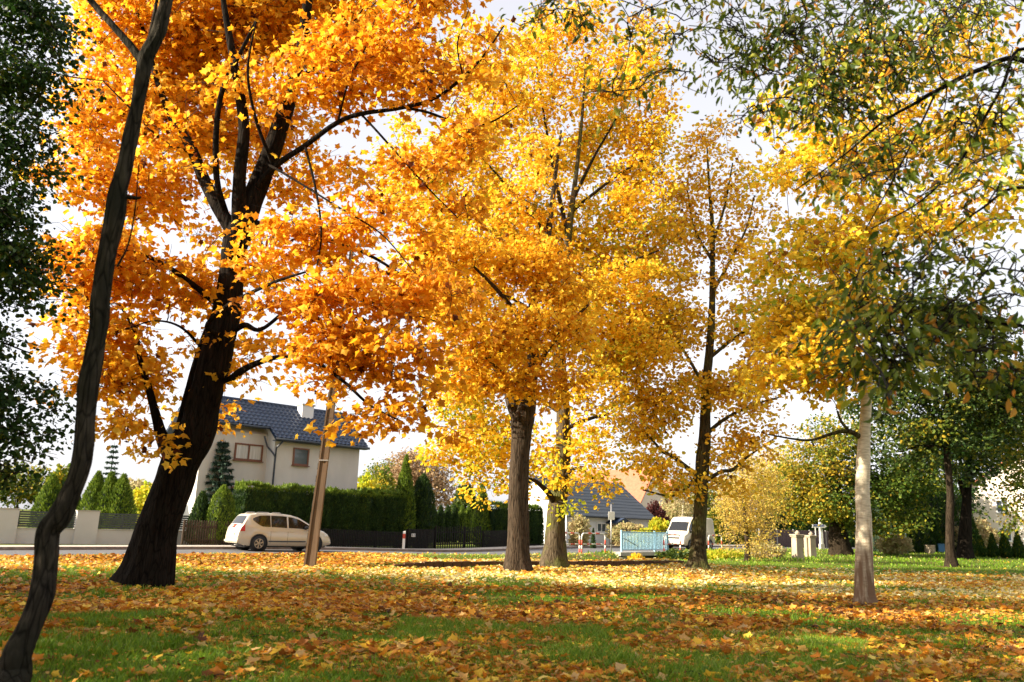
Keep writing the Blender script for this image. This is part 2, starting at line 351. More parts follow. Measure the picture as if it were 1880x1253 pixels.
def unit(v): return v / np.maximum(np.linalg.norm(v, axis=-1, keepdims=True), 1e-9)
def leaf_arrays(pos, axis, nrm, size, tmpl):
    axis = unit(axis); side = unit(np.cross(axis, nrm)); nrm = np.cross(side, axis)
    tv, tf = tmpl; n = len(pos); k = len(tv)
    v = pos[:, None, :] + size[:, None, None] * (tv[None, :, 0:1] * side[:, None, :] + tv[None, :, 1:2] * axis[:, None, :] + tv[None, :, 2:3] * nrm[:, None, :])
    f = tf[None] + (np.arange(n) * k)[:, None, None]
    return v.reshape(-1, 3), f.reshape(-1, 3), k
def field_mesh(name, parts, mats, parent=None, extra=None):
    """parts: list of (verts, tris, rnd per vertex, material index); extra: MB with plain geometry (material index as in the MB)."""
    V, F, A, MI, S = [], [], [], [], []; o = 0
    for v, f, a, mi in parts:
        V.append(v); F.append(f + o); A.append(a); MI.append(np.full(len(f), mi)); o += len(v)
    V = np.concatenate(V); F = np.concatenate(F); A = np.concatenate(A); MI = np.concatenate(MI)
    loops = F.ravel().astype(np.int32); lstart = np.arange(0, len(loops), 3); ltot = np.full(len(F), 3); smooth = np.zeros(len(F), bool)
    if extra is not None and extra.v:
        ev = np.array(extra.v); base = len(V); V = np.concatenate([V, ev]); A = np.concatenate([A, np.zeros(len(ev))])
        cnt = np.array([len(q) for q in extra.f]); st = len(loops) + np.concatenate([[0], np.cumsum(cnt)[:-1]])
        loops = np.concatenate([loops, np.array([i for q in extra.f for i in q]) + base])
        lstart = np.concatenate([lstart, st]); ltot = np.concatenate([ltot, cnt]); MI = np.concatenate([MI, extra.m]); smooth = np.concatenate([smooth, np.array(extra.sm, bool)])
    me = bpy.data.meshes.new(name)
    me.vertices.add(len(V)); me.vertices.foreach_set('co', V.ravel().astype(np.float32))
    me.loops.add(len(loops)); me.loops.foreach_set('vertex_index', loops.astype(np.int32))
    me.polygons.add(len(lstart)); me.polygons.foreach_set('loop_start', lstart.astype(np.int32))
    try: me.polygons.foreach_set('loop_total', ltot.astype(np.int32))
    except Exception: pass
    for m in mats: me.materials.append(m)
    me.polygons.foreach_set('material_index', MI.astype(np.int32)); me.polygons.foreach_set('use_smooth', smooth)
    at = me.attributes.new('rnd', 'FLOAT', 'POINT'); at.data.foreach_set('value', A.astype(np.float32))
    me.update(calc_edges=True); me.validate(clean_customdata=False)
    ob = bpy.data.objects.new(name, me); COL.objects.link(ob)
    if parent: ob.parent = parent
    return ob

# ------------------------------------------------------------------ trees
def catmull(pts, n):
    p = np.array(pts, float); p = np.vstack([2 * p[0] - p[1], p, 2 * p[-1] - p[-2]]); out = []
    for i in range(1, len(p) - 2):
        for t in np.linspace(0, 1, n, endpoint=False):
            a, b, c, d = p[i - 1], p[i], p[i + 1], p[i + 2]
            out.append(.5 * ((2 * b) + (c - a) * t + (2 * a - 5 * b + 4 * c - d) * t * t + (3 * b - a - 3 * c + d) * t ** 3))
    out.append(p[-2]); return np.array(out)
def trunk_mesh(mb, pts, rad, seg=26, sub=6, rough=.06, flare=0.0, lobes=5, seed=1, lf=1.8):
    q = catmull(np.column_stack([np.array(pts, float), np.array(rad, float)]), sub)
    c, r = q[:, :3], np.maximum(q[:, 3], .004); n = len(c)
    t = unit(np.gradient(c, axis=0)); ref = np.array([0.2, -1, .1]); nx = unit(np.cross(t, ref)); ny = np.cross(t, nx)
    a = np.linspace(0, 2 * np.pi, seg, endpoint=False)
    h = np.concatenate([[0], np.cumsum(np.linalg.norm(np.diff(c, axis=0), axis=1))])
    d = np.cos(a)[None, :, None] * nx[:, None, :] + np.sin(a)[None, :, None] * ny[:, None, :]
    nz = fbm(np.stack([np.cos(a)[None] * 3.2 + 0 * h[:, None], np.sin(a)[None] * 3.2 + 0 * h[:, None], h[:, None] * lf + 0 * a[None]], -1), seed, 3)
    nz2 = fbm(np.stack([np.cos(a)[None] * 1.1 + 0 * h[:, None], np.sin(a)[None] * 1.1 + 0 * h[:, None], h[:, None] * .5 + 0 * a[None]], -1), seed + 9, 2)
    rr = r[:, None] * (1 + rough * nz + rough * .9 * nz2)
    if flare:
        ph = (seed * 1.7) % 6.28
        rr = rr * (1 + flare * np.exp(-h / (r[0] * 1.3))[:, None] * (.45 + .55 * np.maximum(0, np.cos(lobes * a + ph))[None] ** 1.2))
    v = c[:, None, :] + d * rr[..., None]
    fs = [(i * seg + k, i * seg + (k + 1) % seg, (i + 1) * seg + (k + 1) % seg, (i + 1) * seg + k) for i in range(n - 1) for k in range(seg)]
    fs.append(tuple((n - 1) * seg + k for k in range(seg)))
    mb.add(v.reshape(-1, 3), fs, 0, True)
    return c, r

def sample_blobs(blobs, n, rng):
    """blobs: (centre xyz, radii xyz, weight)"""
    vol = np.array([b[1][0] * b[1][1] * b[1][2] * b[2] for b in blobs]); pr = vol / vol.sum()
    idx = rng.choice(len(blobs), n, p=pr)
    u = unit(rng.normal(size=(n, 3))); rad = rng.random(n) ** (1 / 2.4)
    return np.array([blobs[i][0] for i in idx]) + u * rad[:, None] * np.array([blobs[i][1] for i in idx]), idx

def make_tree(name, label, cat, base, limbs, blobs, nclust, nleaf, lsize, leaf, mats, bark, csize=.55, tmpl=MAPLE, flare=.5, seed=1, group=None,
              twig='twig', droop=.35, flat=.45, seg=26, rough=.06, thin=1.0, nrm_up=.55, limb_bark=None, lf=1.8, lobes=6):
    """limbs: list of (points world, radii); first one is the trunk. blobs: foliage masses. Returns the Empty."""
    rng = np.random.default_rng(seed)
    base = np.array(base, float)
    root = empty(name, base, label, cat, group)
    nodes, nrad = [], []
    for k, (pts, rad) in enumerate(limbs):
        mb = MB(); pts = np.array(pts, float) - base
        c, r = trunk_mesh(mb, pts, rad, seg if k == 0 else max(8, seg // 2), 8 if k == 0 else 6, rough if k == 0 else rough * .8, flare if k == 0 else 0, lobes, seed + k, lf)
        mb.build('trunk' if k == 0 else 'limb', M[bark if k == 0 else (limb_bark or bark)], root)
        skip = int(len(c) * .45) if k == 0 else 1
        nodes.append(c[skip:]); nrad.append(r[skip:])
    if not blobs: return root
    nodes = np.concatenate(nodes); nrad = np.concatenate(nrad)
    blobs = [(np.array(b[0], float) - base, b[1], b[2], (b[3] if len(b) > 3 else 0.0), (b[4] if len(b) > 4 else 0)) for b in blobs]
    C, bi = sample_blobs(blobs, nclust, rng)
    d0 = np.array([np.min(np.linalg.norm(nodes - c, axis=1)) for c in C]); order = np.argsort(d0)
    tw = MB(); LP, LC, LB, LO = [], [], [], []
    for oi in order:
        c = C[oi]
        dist = np.linalg.norm(nodes - c, axis=1) + .25 * np.maximum(0, nodes[:, 2] - c[2] + .2)
        j = int(np.argmin(dist)); a = nodes[j]; d = c - a; ln = np.linalg.norm(d)
        ctrl = a + d * .5 + np.array([0, 0, .10 * ln]) + rng.normal(size=3) * .08 * ln
        m = 5 if ln < 1 else 8
        t = np.linspace(0, 1, m)[:, None]
        path = (1 - t) ** 2 * a + 2 * t * (1 - t) * ctrl + t * t * c
        path[1:-1] += rng.normal(size=(m - 2, 3)) * .025 * ln
        r0 = min(nrad[j] * .62, (.006 + .011 * ln) * thin); r1 = .0055 * thin + .001
        rad = np.linspace(max(r0, r1 * 1.2), r1, m)
        tw.tube(path, list(rad), 5 if r0 < .03 else 7, 0, False)
        nodes = np.vstack([nodes, path[1:]]); nrad = np.concatenate([nrad, rad[1:]])
        # side twiglets
        dh = d / max(ln, .01)
        for q in range(3):
            e = c + rng.normal(size=3) * csize * np.array([.8, .8, .45])
            tw.tube([path[-2], (path[-2] + e) / 2 + rng.normal(size=3) * .05, e], [r1, r1 * .8, r1 * .5], 3, 0, False)
        LP.append(c); LC.append(dh); LB.append(bi[oi])
    LP = np.array(LP); LC = np.array(LC); LB = np.array(LB)
    n = nclust * nleaf; ci = np.repeat(np.arange(nclust), nleaf)
    # a spray: leaves in a tilted, flattened patch about the twig end
    tilt = unit(np.column_stack([rng.normal(size=nclust) * .3, rng.normal(size=nclust) * .3, np.ones(nclust)]) + LC * np.array([.25, .25, 0]))
    off = rng.normal(size=(n, 3)) * csize * .62
    tt = tilt[ci]; hgt = (off * tt).sum(1, keepdims=True); off = off - tt * hgt * (1 - flat)
    pos = LP[ci] + off
    ax = unit(off * np.array([1, 1, .5]) + rng.normal(size=(n, 3)) * csize * .5) + np.array([0, 0, -droop])
    nr = tt * nrm_up + rng.normal(size=(n, 3)) * .5
    sz = lsize * (0.45 + .85 * rng.random(n) ** .8)
    bshift = np.array([b[3] for b in blobs])[LB]
    crnd = rng.random(nclust) * .5 - .25 + bshift
    rnd = np.clip(rng.random(n) ** 1.0 * .75 + .125 + crnd[ci], 0.045, 1)
    rnd[rng.random(n) < .018] = 0.0
    lm = leaf if isinstance(leaf, (list, tuple)) else [leaf]
    bm = np.array([b[4] for b in blobs])[LB][ci]
    parts = []
    for mi in range(len(lm)):
        k = bm == mi
        if not k.any(): continue
        for q, bend in enumerate((.8, 1.7, 3.0)):          # flat, folded and curled leaves
            k2 = k & (np.arange(n) % 3 == q)
            v, f, kk = leaf_arrays(pos[k2], ax[k2], nr[k2], sz[k2], (tmpl[0] * np.array([1, 1, bend]), tmpl[1]))
            parts.append((v, f, np.repeat(rnd[k2], kk), 1 + mi))
    field_mesh('crown', parts, [M[twig]] + [M[x] for x in lm], root, tw)
    return root
def limb(pts, Y=None):
    """pts: (px, py, width px[, depth]) in photo pixels -> world polyline and radii at the tree's own distance."""
    out, rad = [], []
    for p in pts:
        y = p[3] if len(p) > 3 else Y
        out.append(P(p[0], p[1], y)); rad.append(p[2] / 2 * y / FPX * .93)
    return out, rad
def blob(px, py, rx, ry, Y, dz=None, wgt=1.0, shift=0.0, mi=0):
    c = P(px, py, Y); a, b = rx * Y / FPX, ry * Y / FPX
    return (c, (a, dz if dz else a, b), wgt, shift, mi)

# ------------------------------------------------------------------ ground
def build_ground():
    xs = np.concatenate([[-700, -400, -220, -140, -100], np.arange(-80, 90, .55), [100, 140, 220, 400, 700]])
    ys = np.concatenate([[-300, -120, -50, -25], np.arange(-14, 30, .4), np.arange(30, 100, .55), [110, 140, 200, 350, 600, 1200]])
    X, Y = np.meshgrid(xs, ys); Z = ground(X, Y)
    nx, ny = len(xs), len(ys)
    f = [(j * nx + i, j * nx + i + 1, (j + 1) * nx + i + 1, (j + 1) * nx + i) for j in range(ny - 1) for i in range(nx - 1)]
    me = bpy.data.meshes.new('lawn'); me.from_pydata(np.stack([X, Y, Z], -1).reshape(-1, 3).tolist(), [], f)
    m, N, L, b = newmat('lawn_turf')
    tc = N.new('ShaderNodeTexCoord')
    n1 = N.new('ShaderNodeTexNoise'); n1.inputs['Scale'].default_value = .6; n1.inputs['Detail'].default_value = 6; L.new(tc.outputs['Object'], n1.inputs[0])
    n2 = N.new('ShaderNodeTexNoise'); n2.inputs['Scale'].default_value = 16; n2.inputs['Detail'].default_value = 6; n2.inputs['Roughness'].default_value = .7; L.new(tc.outputs['Object'], n2.inputs[0])
    r1 = ramp_node(N, [(.3, (.045, .065, .010)), (.5, (.10, .15, .015)), (.75, (.19, .22, .03))]); L.new(n2.outputs[0], r1.inputs[0])
    r2 = ramp_node(N, [(.3, (.05, .04, .018)), (.55, (.16, .12, .035)), (.75, (.28, .17, .05))]); L.new(n2.outputs[0], r2.inputs[0])
    rm = ramp_node(N, [(.45, (0, 0, 0)), (.62, (1, 1, 1))]); L.new(n1.outputs[0], rm.inputs[0])
    mx = N.new('ShaderNodeMixRGB'); L.new(rm.outputs[0], mx.inputs[0]); L.new(r1.outputs[0], mx.inputs[1]); L.new(r2.outputs[0], mx.inputs[2])
    L.new(mx.outputs[0], b.inputs['Base Color']); b.inputs['Roughness'].default_value = .95; b.inputs['Specular IOR Level'].default_value = .1
    bp = N.new('ShaderNodeBump'); bp.inputs['Strength'].default_value = .8; bp.inputs['Distance'].default_value = .06; L.new(n2.outputs[0], bp.inputs['Height']); L.new(bp.outputs[0], b.inputs['Normal'])
    me.materials.append(m); me.polygons.foreach_set('use_smooth', [True] * len(f))
    o = bpy.data.objects.new('lawn', me); COL.objects.link(o); tag(o, kind='structure')
build_ground()

def strip(name, s0, s1, o0, o1, zfun, mat, thick=0, step=1.0):
    mb = MB(); ss = np.arange(s0, s1 + .01, step); vs = []
    for s in ss:
        for (o, dz) in ([(o0, 0), (o1, 0)] if not thick else [(o0, -thick), (o0, 0), (o1, 0), (o1, -thick)]):
            x, y = xy_of(s, o); vs.append((x, y, float(zfun(s)) + dz))
    k = 2 if not thick else 4
    fs = [(i * k + j + 1, i * k + j, (i + 1) * k + j, (i + 1) * k + j + 1) for i in range(len(ss) - 1) for j in range(k - 1)]
    mb.add(vs, fs); o = mb.build(name, mat); tag(o, kind='structure'); return o
strip('road', -60, 110, 0, RW, zroad, M['asphalt'], .05)
strip('kerb', -60, 110, RW + .003, RW + .16, lambda s: zroad(s) + .12, M['kerb'], .2)
strip('pavement', -60, 110, RW + .163, RW + 2.2, lambda s: zroad(s) + .10, M['pavement'], .15)

# ------------------------------------------------------------------ fallen leaves and grass
def frustum_points(n, y0, y1, rng, pw=1.0):
    Y = np.sqrt(y0 ** 2 + (y1 ** 2 - y0 ** 2) * rng.random(n)) if pw == 1 else y0 + (y1 - y0) * rng.random(n) ** pw
    X = (rng.random(n) * 2 - 1) * (Y * .70 + .8) + Y * 0.0
    return X, Y
TREE_FEET = [tuple(G(a, b)[:2]) for a, b in ((265, 1068), (952, 1052), (1018, 1044), (1283, 1046), (1589, 1108), (568, 1044))]
def leaf_mask(X, Y):
    s, o = so_of(X, Y)
    cover = .50 + .85 * fbm(np.stack([X * .55, Y * .8, X * 0 + 5], -1), 21, 3) + .45 * fbm(np.stack([X * 2.2, Y * 2.6, X * 0 + 2], -1), 27, 2)
    right = sstep(1, 9, X - .18 * Y) * .25                       # thicker drift on the right of the foreground
    p = np.clip(cover + right, .07, 1)
    for (tx, ty) in TREE_FEET: p = np.maximum(p, 1.1 * np.exp(-(((X - tx) ** 2 + (Y - ty) ** 2) / 1.9)))
    p = np.clip(p, 0, 1)
    green = sstep(30, 36, Y) * sstep(7, 12, X)                   # clean grass at the back right
    p = p * (1 - .93 * green) * (1 - sstep(-.5, .1, o))
    ee = edge_off(X, Y); p = p * (1 - .75 * ((ee > -.9) & (ee < .1) & (X > -4.5) & (X < 6.8)))
    bankleaf = sstep(22, 25, Y) * (1 - ((ee > -.9) & (ee < .1) & (X > -4.5) & (X < 6.8))) * (1 - sstep(4, 12, X)); p = np.maximum(p, bankleaf * .9 * (1 - sstep(-.7, 0.0, o)))
    return p, o
def fallen_leaves():
    rng = np.random.default_rng(5); parts = []
    for (n, y0, y1, s0, tm) in ((66000, 5.5, 17, .125, MAPLE), (70000, 5.5, 17, .05, ROUND5), (120000, 17, 36, .13, ROUND5), (14000, 36, 60, .15, ROUND5)):
        X, Y = frustum_points(n, y0, y1, rng); p, o = leaf_mask(X, Y); k = rng.random(n) < p; X, Y = X[k], Y[k]; n = len(X)
        Z = ground(X, Y) + .012 + .06 * rng.random(n) ** 1.5
        az = rng.random(n) * 6.283; ax = np.column_stack([np.cos(az), np.sin(az), rng.normal(size=n) * .22])
        nr = np.column_stack([rng.normal(size=n) * .5, rng.normal(size=n) * .5, np.ones(n)])
        flip = rng.random(n) < .45; nr[flip] *= -1
        sz = s0 * (.30 + .95 * rng.random(n) ** 1.3)
        yel = sstep(19, 26, Y) * (-.04 + .36 * sstep(-9, 0, X)) + .30 * (sstep(20, 22, Y) * (1 - sstep(24, 26, Y)))  # yellower towards the yellow maples; extra pale band paints in the sunlit strip
        rnd = np.clip(rng.random(n) * .82 + .02 + yel + .12 * fbm(np.stack([X * .3, Y * .3, X * 0], -1), 31, 2), 0, 1)
        pz = np.column_stack([X, Y, Z])
        for q, bend in enumerate((.7, 1.6, 2.8)):          # flat, cupped and curled leaves
            k = np.arange(n) % 3 == q; tv = tm[0] * np.array([1, 1, bend])
            v, f, kk = leaf_arrays(pz[k], ax[k], nr[k], sz[k], (tv, tm[1])); parts.append((v, f, np.repeat(rnd[k], kk), 0))
    tw = MB(); X, Y = frustum_points(420, 5.6, 24, rng)
    for x, y in zip(X, Y):
        a = rng.random() * 6.28; l = .08 + .3 * rng.random() ** 2; z = gz(x, y) + .06
        tw.tube([(x, y, z), (x + l * .5 * math.cos(a), y + l * .5 * math.sin(a), z + .02), (x + l * math.cos(a + .2), y + l * math.sin(a + .2), z)], [.005, .004, .002], 4, 1, False)
    o = field_mesh('fallen_leaves', parts, [M['floorleaf'], M['twig']], None, tw)
    tag(o, 'orange, yellow and tan maple leaves fallen over the lawn and bank', 'leaves', kind='stuff')
fallen_leaves()
def grass():
    rng = np.random.default_rng(8); parts = []
    for (n, y0, y1, h, wd) in ((190000, 5.5, 13, .088, 1.0), (120000, 13, 24, .064, 1.8), (70000, 24, 42, .065, 3.2), (50000, 42, 75, .11, 4.5)):
        X, Y = frustum_points(n, y0, y1, rng); s, o = so_of(X, Y)
        k = (o < -.05) & (rng.random(n) < .35 + .65 * (vnoise(np.stack([X * 1.1, Y * 1.1, X * 0], -1), 41) > -.25)); X, Y, o = X[k], Y[k], o[k]; n = len(X)
        Z = ground(X, Y) - .005; az = rng.random(n) * 6.283
        ax = np.column_stack([np.cos(az) * .45, np.sin(az) * .45, np.ones(n)]); nr = np.column_stack([np.cos(az + rng.normal(size=n)), np.sin(az + rng.normal(size=n)), np.zeros(n) + .2])
        tall = 1 + .9 * np.exp(-((o + .6) / .5) ** 2) + .5 * (vnoise(np.stack([X * .9, Y * .9, X * 0 + 3], -1), 42) > .25)
        sz = h * (.5 + .8 * rng.random(n)) * tall
        tv = BLADE[0].copy(); tv[:, 0] *= wd
        rnd = np.clip(rng.random(n) * .8 + .12 * fbm(np.stack([X * .4, Y * .4, X * 0], -1), 45, 2) + .1 + .25 * sstep(-7, -1, o), 0, 1)
        v, f, kk = leaf_arrays(np.column_stack([X, Y, Z]), ax, nr, sz, (tv, BLADE[1]))
        parts.append((v, f, np.repeat(rnd, kk), 0))
    o = field_mesh('grass', parts, [M['grassblade']]); tag(o, 'short green grass of the park lawn and road bank', 'grass', kind='stuff')
grass()

# ------------------------------------------------------------------ houses
class Frame:
    def __init__(s, O, head):
        s.O = np.array(O, float); s.h = head; s.u = np.array([math.cos(head), math.sin(head), 0]); s.n = np.array([-math.sin(head), math.cos(head), 0])
    def pt(s, px, py, yo=0.0):
        d = ray(px, py); t = ((s.O - EYE) @ s.n + yo) / (d @ s.n); q = EYE + d * t - s.O
        return q @ s.u, q[2]
def prism(mb, poly, y0, y1, m=0):        # polygon in local x,z swept along y
    n = len(poly); v = [(x, y0, z) for x, z in poly] + [(x, y1, z) for x, z in poly]
    mb.add(v, [tuple(range(n)), tuple(range(2 * n - 1, n - 1, -1))] + [((i + 1) % n, i, i + n, (i + 1) % n + n) for i in range(n)], m)
def prism_x(mb, poly, x0, x1, m=0):      # polygon in local y,z swept along x
    n = len(poly); v = [(x0, y, z) for y, z in poly] + [(x1, y, z) for y, z in poly]
    mb.add(v, [tuple(range(n - 1, -1, -1)), tuple(range(n, 2 * n))] + [(i, (i + 1) % n, (i + 1) % n + n, i + n) for i in range(n)], m)
def window(root, x0, x1, z0, z1, y, fr='frame', mull=1, glass='glass', fw=.09, sill=True):
    """a framed window set on a wall that faces -y"""
    mb = MB()
    for (a, b, c, d) in ((x0, x1, z1 - fw, z1), (x0, x1, z0, z0 + fw), (x0, x0 + fw, z0 + fw, z1 - fw), (x1 - fw, x1, z0 + fw, z1 - fw)):
        mb.box(((a + b) / 2, y - .02, (c + d) / 2), (b - a, .10, d - c))
    for k in range(1, mull + 1):
        xm = x0 + (x1 - x0) * k / (mull + 1); mb.box((xm, y - .018, (z0 + z1) / 2), (fw, .095, z1 - z0 - 2 * fw))
    o = mb.build('window', M[fr], root)
    g = MB(); g.box(((x0 + x1) / 2, y - .006, (z0 + z1) / 2), (x1 - x0 - 2 * fw + .004, .03, z1 - z0 - 2 * fw + .004)); g.build('pane', M[glass], o)
    if sill:
        s = MB(); s.box(((x0 + x1) / 2, y - .07, z0 - .035), (x1 - x0 + .12, .16, .05)); s.build('sill', M[fr], o)
    return o
def tile_roof(name, x0, x1, ya, za, yb, zb, mat, root, wave=.30, row=.36, amp=.055, thick=.10):
    nx = max(2, int((x1 - x0) / (wave / 6))); ln = math.hypot(yb - ya, zb - za); ny = max(2, int(ln / (row / 5)))
    xs = np.linspace(x0, x1, nx); ts = np.linspace(0, ln, ny)
    dy, dz = (yb - ya) / ln, (zb - za) / ln; nyv, nzv = -dz * np.sign(dy), abs(dy)
    X, T = np.meshgrid(xs, ts)
    h = amp * (.5 + .5 * np.cos(2 * np.pi * X / wave)) * 1.0 - amp * 1.1 * ((T / row) % 1) + amp
    v = np.stack([X, ya + dy * T + nyv * h, za + dz * T + nzv * h], -1).reshape(-1, 3)
    mb = MB(); fs = [(j * nx + i, j * nx + i + 1, (j + 1) * nx + i + 1, (j + 1) * nx + i) for j in range(ny - 1) for i in range(nx - 1)]
    if dy < 0: fs = [q[::-1] for q in fs]
    mb.add(v, fs, 0, False)
    b = [(x0, ya - nyv * .012, za - .012), (x1, ya - nyv * .012, za - .012), (x1, yb, zb - .012), (x0, yb, zb - .012)]
    bb = [(p[0], p[1], p[2] - thick) for p in b]
    if dy < 0: b, bb = b[::-1], bb[::-1]
    mb.hexa(bb, b)
    return mb.build(name, mat, root)

def house_one():
    c = P(655, 900, 52); f = Frame((c[0], c[1], -.2), R(46))
    root = empty('house', f.O, 'two storey grey stucco house with dark blue tiled roof behind the tall hedge', 'house', rz=f.h)
    xm, ze = f.pt(506, 803); _, ze2 = f.pt(656, 821); ze = (ze + ze2) / 2 - .05
    rec = .85; xl = f.pt(366, 850, rec)[0]; ov = .45
    # depth of the ridge from its right end in the photo
    best = min(np.linspace(1.2, 4, 57), key=lambda t: abs(f.pt(633, 762, t)[0] - .35)); t = 3.0
    zr = f.pt(633, 762, best)[1]; zr = max(zr, ze + 2.2); t = max(best, 2.4)
    mb = MB()
    prism_x(mb, [(0, -.5), (2 * t - .6, -.5), (2 * t - .6, ze - .02), (t, zr - .35), (0, ze - .02)], xm, 0)
    prism_x(mb, [(rec, -.5), (2 * t - .6, -.5), (2 * t - .6, ze - .02), (t, zr - .35), (rec, ze + .25)], xl, xm - .003)
    mb.build('wall', M['stucco'], root)
    sl = (zr - ze) / (t + ov)
    tile_roof('roof', xm - .25, .38, -ov, ze, t, zr, M['rooftile'], root)
    r2 = tile_roof('roof', xl - .4, xm - .253, -ov + rec, ze + sl * rec, t, zr, M['rooftile'], root)
    tile_roof('roof', xl - .4, .38, 2 * t + .1, ze, t + .003, zr, M['rooftile'], root)
    rc = MB(); rc.tube([(xl - .4, t, zr + .03), (.38, t, zr + .03)], .11, 8); rc.build('ridge_cap', M['rooftile'], root)
    g = MB(); g.tube([(xm - .25, -ov - .05, ze - .06), (.4, -ov - .05, ze - .06)], .085, 8); g.tube([(xl - .4, -ov + rec - .05, ze + sl * rec - .06), (xm - .3, -ov + rec - .05, ze + sl * rec - .06)], .085, 8)
    g.box(((xm + .1) / 2, -ov * .55, ze - .13), (-xm + .5, ov * .9, .06)); g.build('gutter', M['gutter'], root)
    d = MB(); d.tube([(xm - .5, rec - ov, ze + .1), (xm - .15, rec - .25, ze - .45), (xm - .08, -.06, ze - .9), (xm + .05, -.10, ze - 1.1), (xm + .05, -.10, -.3)], .055, 8)
    d.tube([(xm + .3, -ov, ze - .12), (xm + .05, -.12, ze - .55), (xm + .05, -.10, ze - 1.15)], .05, 8); d.build('downpipe', M['gutter'], root)
    # chimney on the front slope
    cx0, czt = f.pt(556, 744, t * .62); cx1, _ = f.pt(577, 744, t * .62)
    ch = MB(); ch.box(((cx0 + cx1) / 2, t * .62 + .3, (czt + ze) / 2 + .2), (max(cx1 - cx0, .6), .6, czt - ze - .4)); co = ch.build('chimney', M['whitewall'], root)
    cp = MB(); cp.box(((cx0 + cx1) / 2, t * .62 + .3, czt + .05), (max(cx1 - cx0, .6) + .12, .72, .09)); cp.build('chimney_cap', M['concrete'], co)
    # windows, read off the facade
    def win(a, b, yo, **k):
        (x0, z1), (x1, z0) = f.pt(*a, yo), f.pt(*b, yo); return window(root, x0, x1, z0, z1, yo, **k)
    win((432, 813), (480, 848), rec, glass='curtain'); win((539, 822), (565, 856), 0, mull=0)
    win((424, 893), (474, 925), rec, glass='curtain'); win((534, 898), (559, 930), 0, mull=0); win((603, 905), (625, 935), 0, mull=0)
    cn = MB(); x0, z = f.pt(596, 904, -.5); x1, _ = f.pt(638, 904, -.5)
    cn.tube([(x0, -.9, z - .1), ((x0 + x1) / 2, -.9, z + .1), (x1, -.9, z - .1)], .04, 6); cn.box(((x0 + x1) / 2, -.5, z - .06), (x1 - x0, .9, .05)); cn.build('door_canopy', M['gutter'], root)
house_one()

def house_two():
    c = P(1191, 1000, 70); f = Frame((c[0], c[1], 0), R(46))
    root = empty('house', f.O, 'single storey white house with slate grey roof behind the blue railing', 'house', rz=f.h)
    xl, ze = f.pt(1040, 943); _, z2 = f.pt(1190, 949); ze = (ze + z2) / 2
    t = 3.4; zr = f.pt(1139, 888, t)[1]; xr = f.pt(1139, 888, t)[0]
    mb = MB(); prism_x(mb, [(0, -.5), (2 * t, -.5), (2 * t, ze), (t, zr - .3), (0, ze)], xl, 0); mb.build('wall', M['whitewall'], root)
    tile_roof('roof', xl - .4, .4, -.5, ze - .12, t, zr, M['roofslate'], root, 3.0, .42, .03)
    tile_roof('roof', xl - .4, .4, 2 * t + .5, ze - .12, t + .003, zr, M['roofslate'], root, 3.0, .42, .03)
    g = MB(); g.tube([(xl - .4, -.56, ze - .18), (.45, -.56, ze - .18)], .09, 8); g.tube([(.1, -.5, ze - .25), (.12, -.12, ze - .6), (.12, -.12, -.2)], .06, 8); g.build('gutter', M['gutter'], root)
    (x0, z1), (x1, z0) = f.pt(1095, 960), f.pt(1112, 978); window(root, x0, x1, z0, z1, 0, 'whiteframe', 1)
    (x0, z1), (x1, z0) = f.pt(1162, 963), f.pt(1176, 972); window(root, x0, x1, z0, z1, 0, 'frame', 1, sill=False)
    # porch roof over the door
    (a, zb), (b, zt) = f.pt(1128, 962, -.9), f.pt(1158, 952, -.9)
    p = MB(); xm = (a + b) / 2; prism(p, [(a, zb), (b, zb), (b, zb + .08), (xm, zt), (a, zb + .08)], -1.1, -.02); p.build('porch_roof', M['rooftile'], root)
    dd = MB(); dd.box((xm, -.03, (zb - .1) / 2), (1.0, .07, zb - .1)); dr = dd.build('door', M['frame'], root)
    hd = MB(); hd.box((xm + .38, -.09, 1.0), (.04, .05, .16)); hd.build('handle', M['metalgrey'], dr)
    # gable end facing the sun, with its window
    xg = xl
    gm = MB(); gm.box((xg - .03, t + 1.2, 1.55), (.10, 1.3, 1.3)); w_ = gm.build('window', M['whiteframe'], root)
    gp = MB(); gp.box((xg - .06, t + .9, 1.55), (.08, .5, 1.05)); gp.box((xg - .06, t + 1.5, 1.55), (.08, .5, 1.05)); gp.build('pane', M['glass'], w_)
house_two()

def gable_house(px, Y, head, wd, dp, ze, zr, wallm, roofm, label, windows=2, z0=0):
    c = P(px, 1000, Y); root = empty('house', (c[0], c[1], z0), label, 'house', rz=head)
    mb = MB(); prism(mb, [(0, -.5), (wd, -.5), (wd, ze), (wd / 2, zr - .25), (0, ze)], 0, dp); mb.build('wall', M[wallm], root)
    for sgn in (0, 1):
        x0, x1 = (-.4, wd / 2) if not sgn else (wd + .4, wd / 2)
        m2 = MB(); za = ze - .35
        m2.hexa([(x0, -.4, za), (x1, -.4, zr), (x1, dp + .4, zr), (x0, dp + .4, za)] if not sgn else [(x1 + .003, -.4, zr), (x0, -.4, za), (x0, dp + .4, za), (x1 + .003, dp + .4, zr)],
                [(x0, -.4, za + .18), (x1, -.4, zr + .18), (x1, dp + .4, zr + .18), (x0, dp + .4, za + .18)] if not sgn else [(x1 + .003, -.4, zr + .18), (x0, -.4, za + .18), (x0, dp + .4, za + .18), (x1 + .003, dp + .4, zr + .18)])
        m2.build('roof', M[roofm], root)
    for k in range(windows):
        x = wd * (k + 1) / (windows + 1); window(root, x - .55, x + .55, .9, 2.2, 0, 'whiteframe', 1)
        if ze > 4.5: window(root, x - .55, x + .55, 3.7, 5.0, 0, 'whiteframe', 1)
    return root
gable_house(1165, 96, R(50), 9, 11, 3.2, 8.4, 'creamwall', 'roofred', 'cream house with steep orange roof beyond the slate roofed white house')
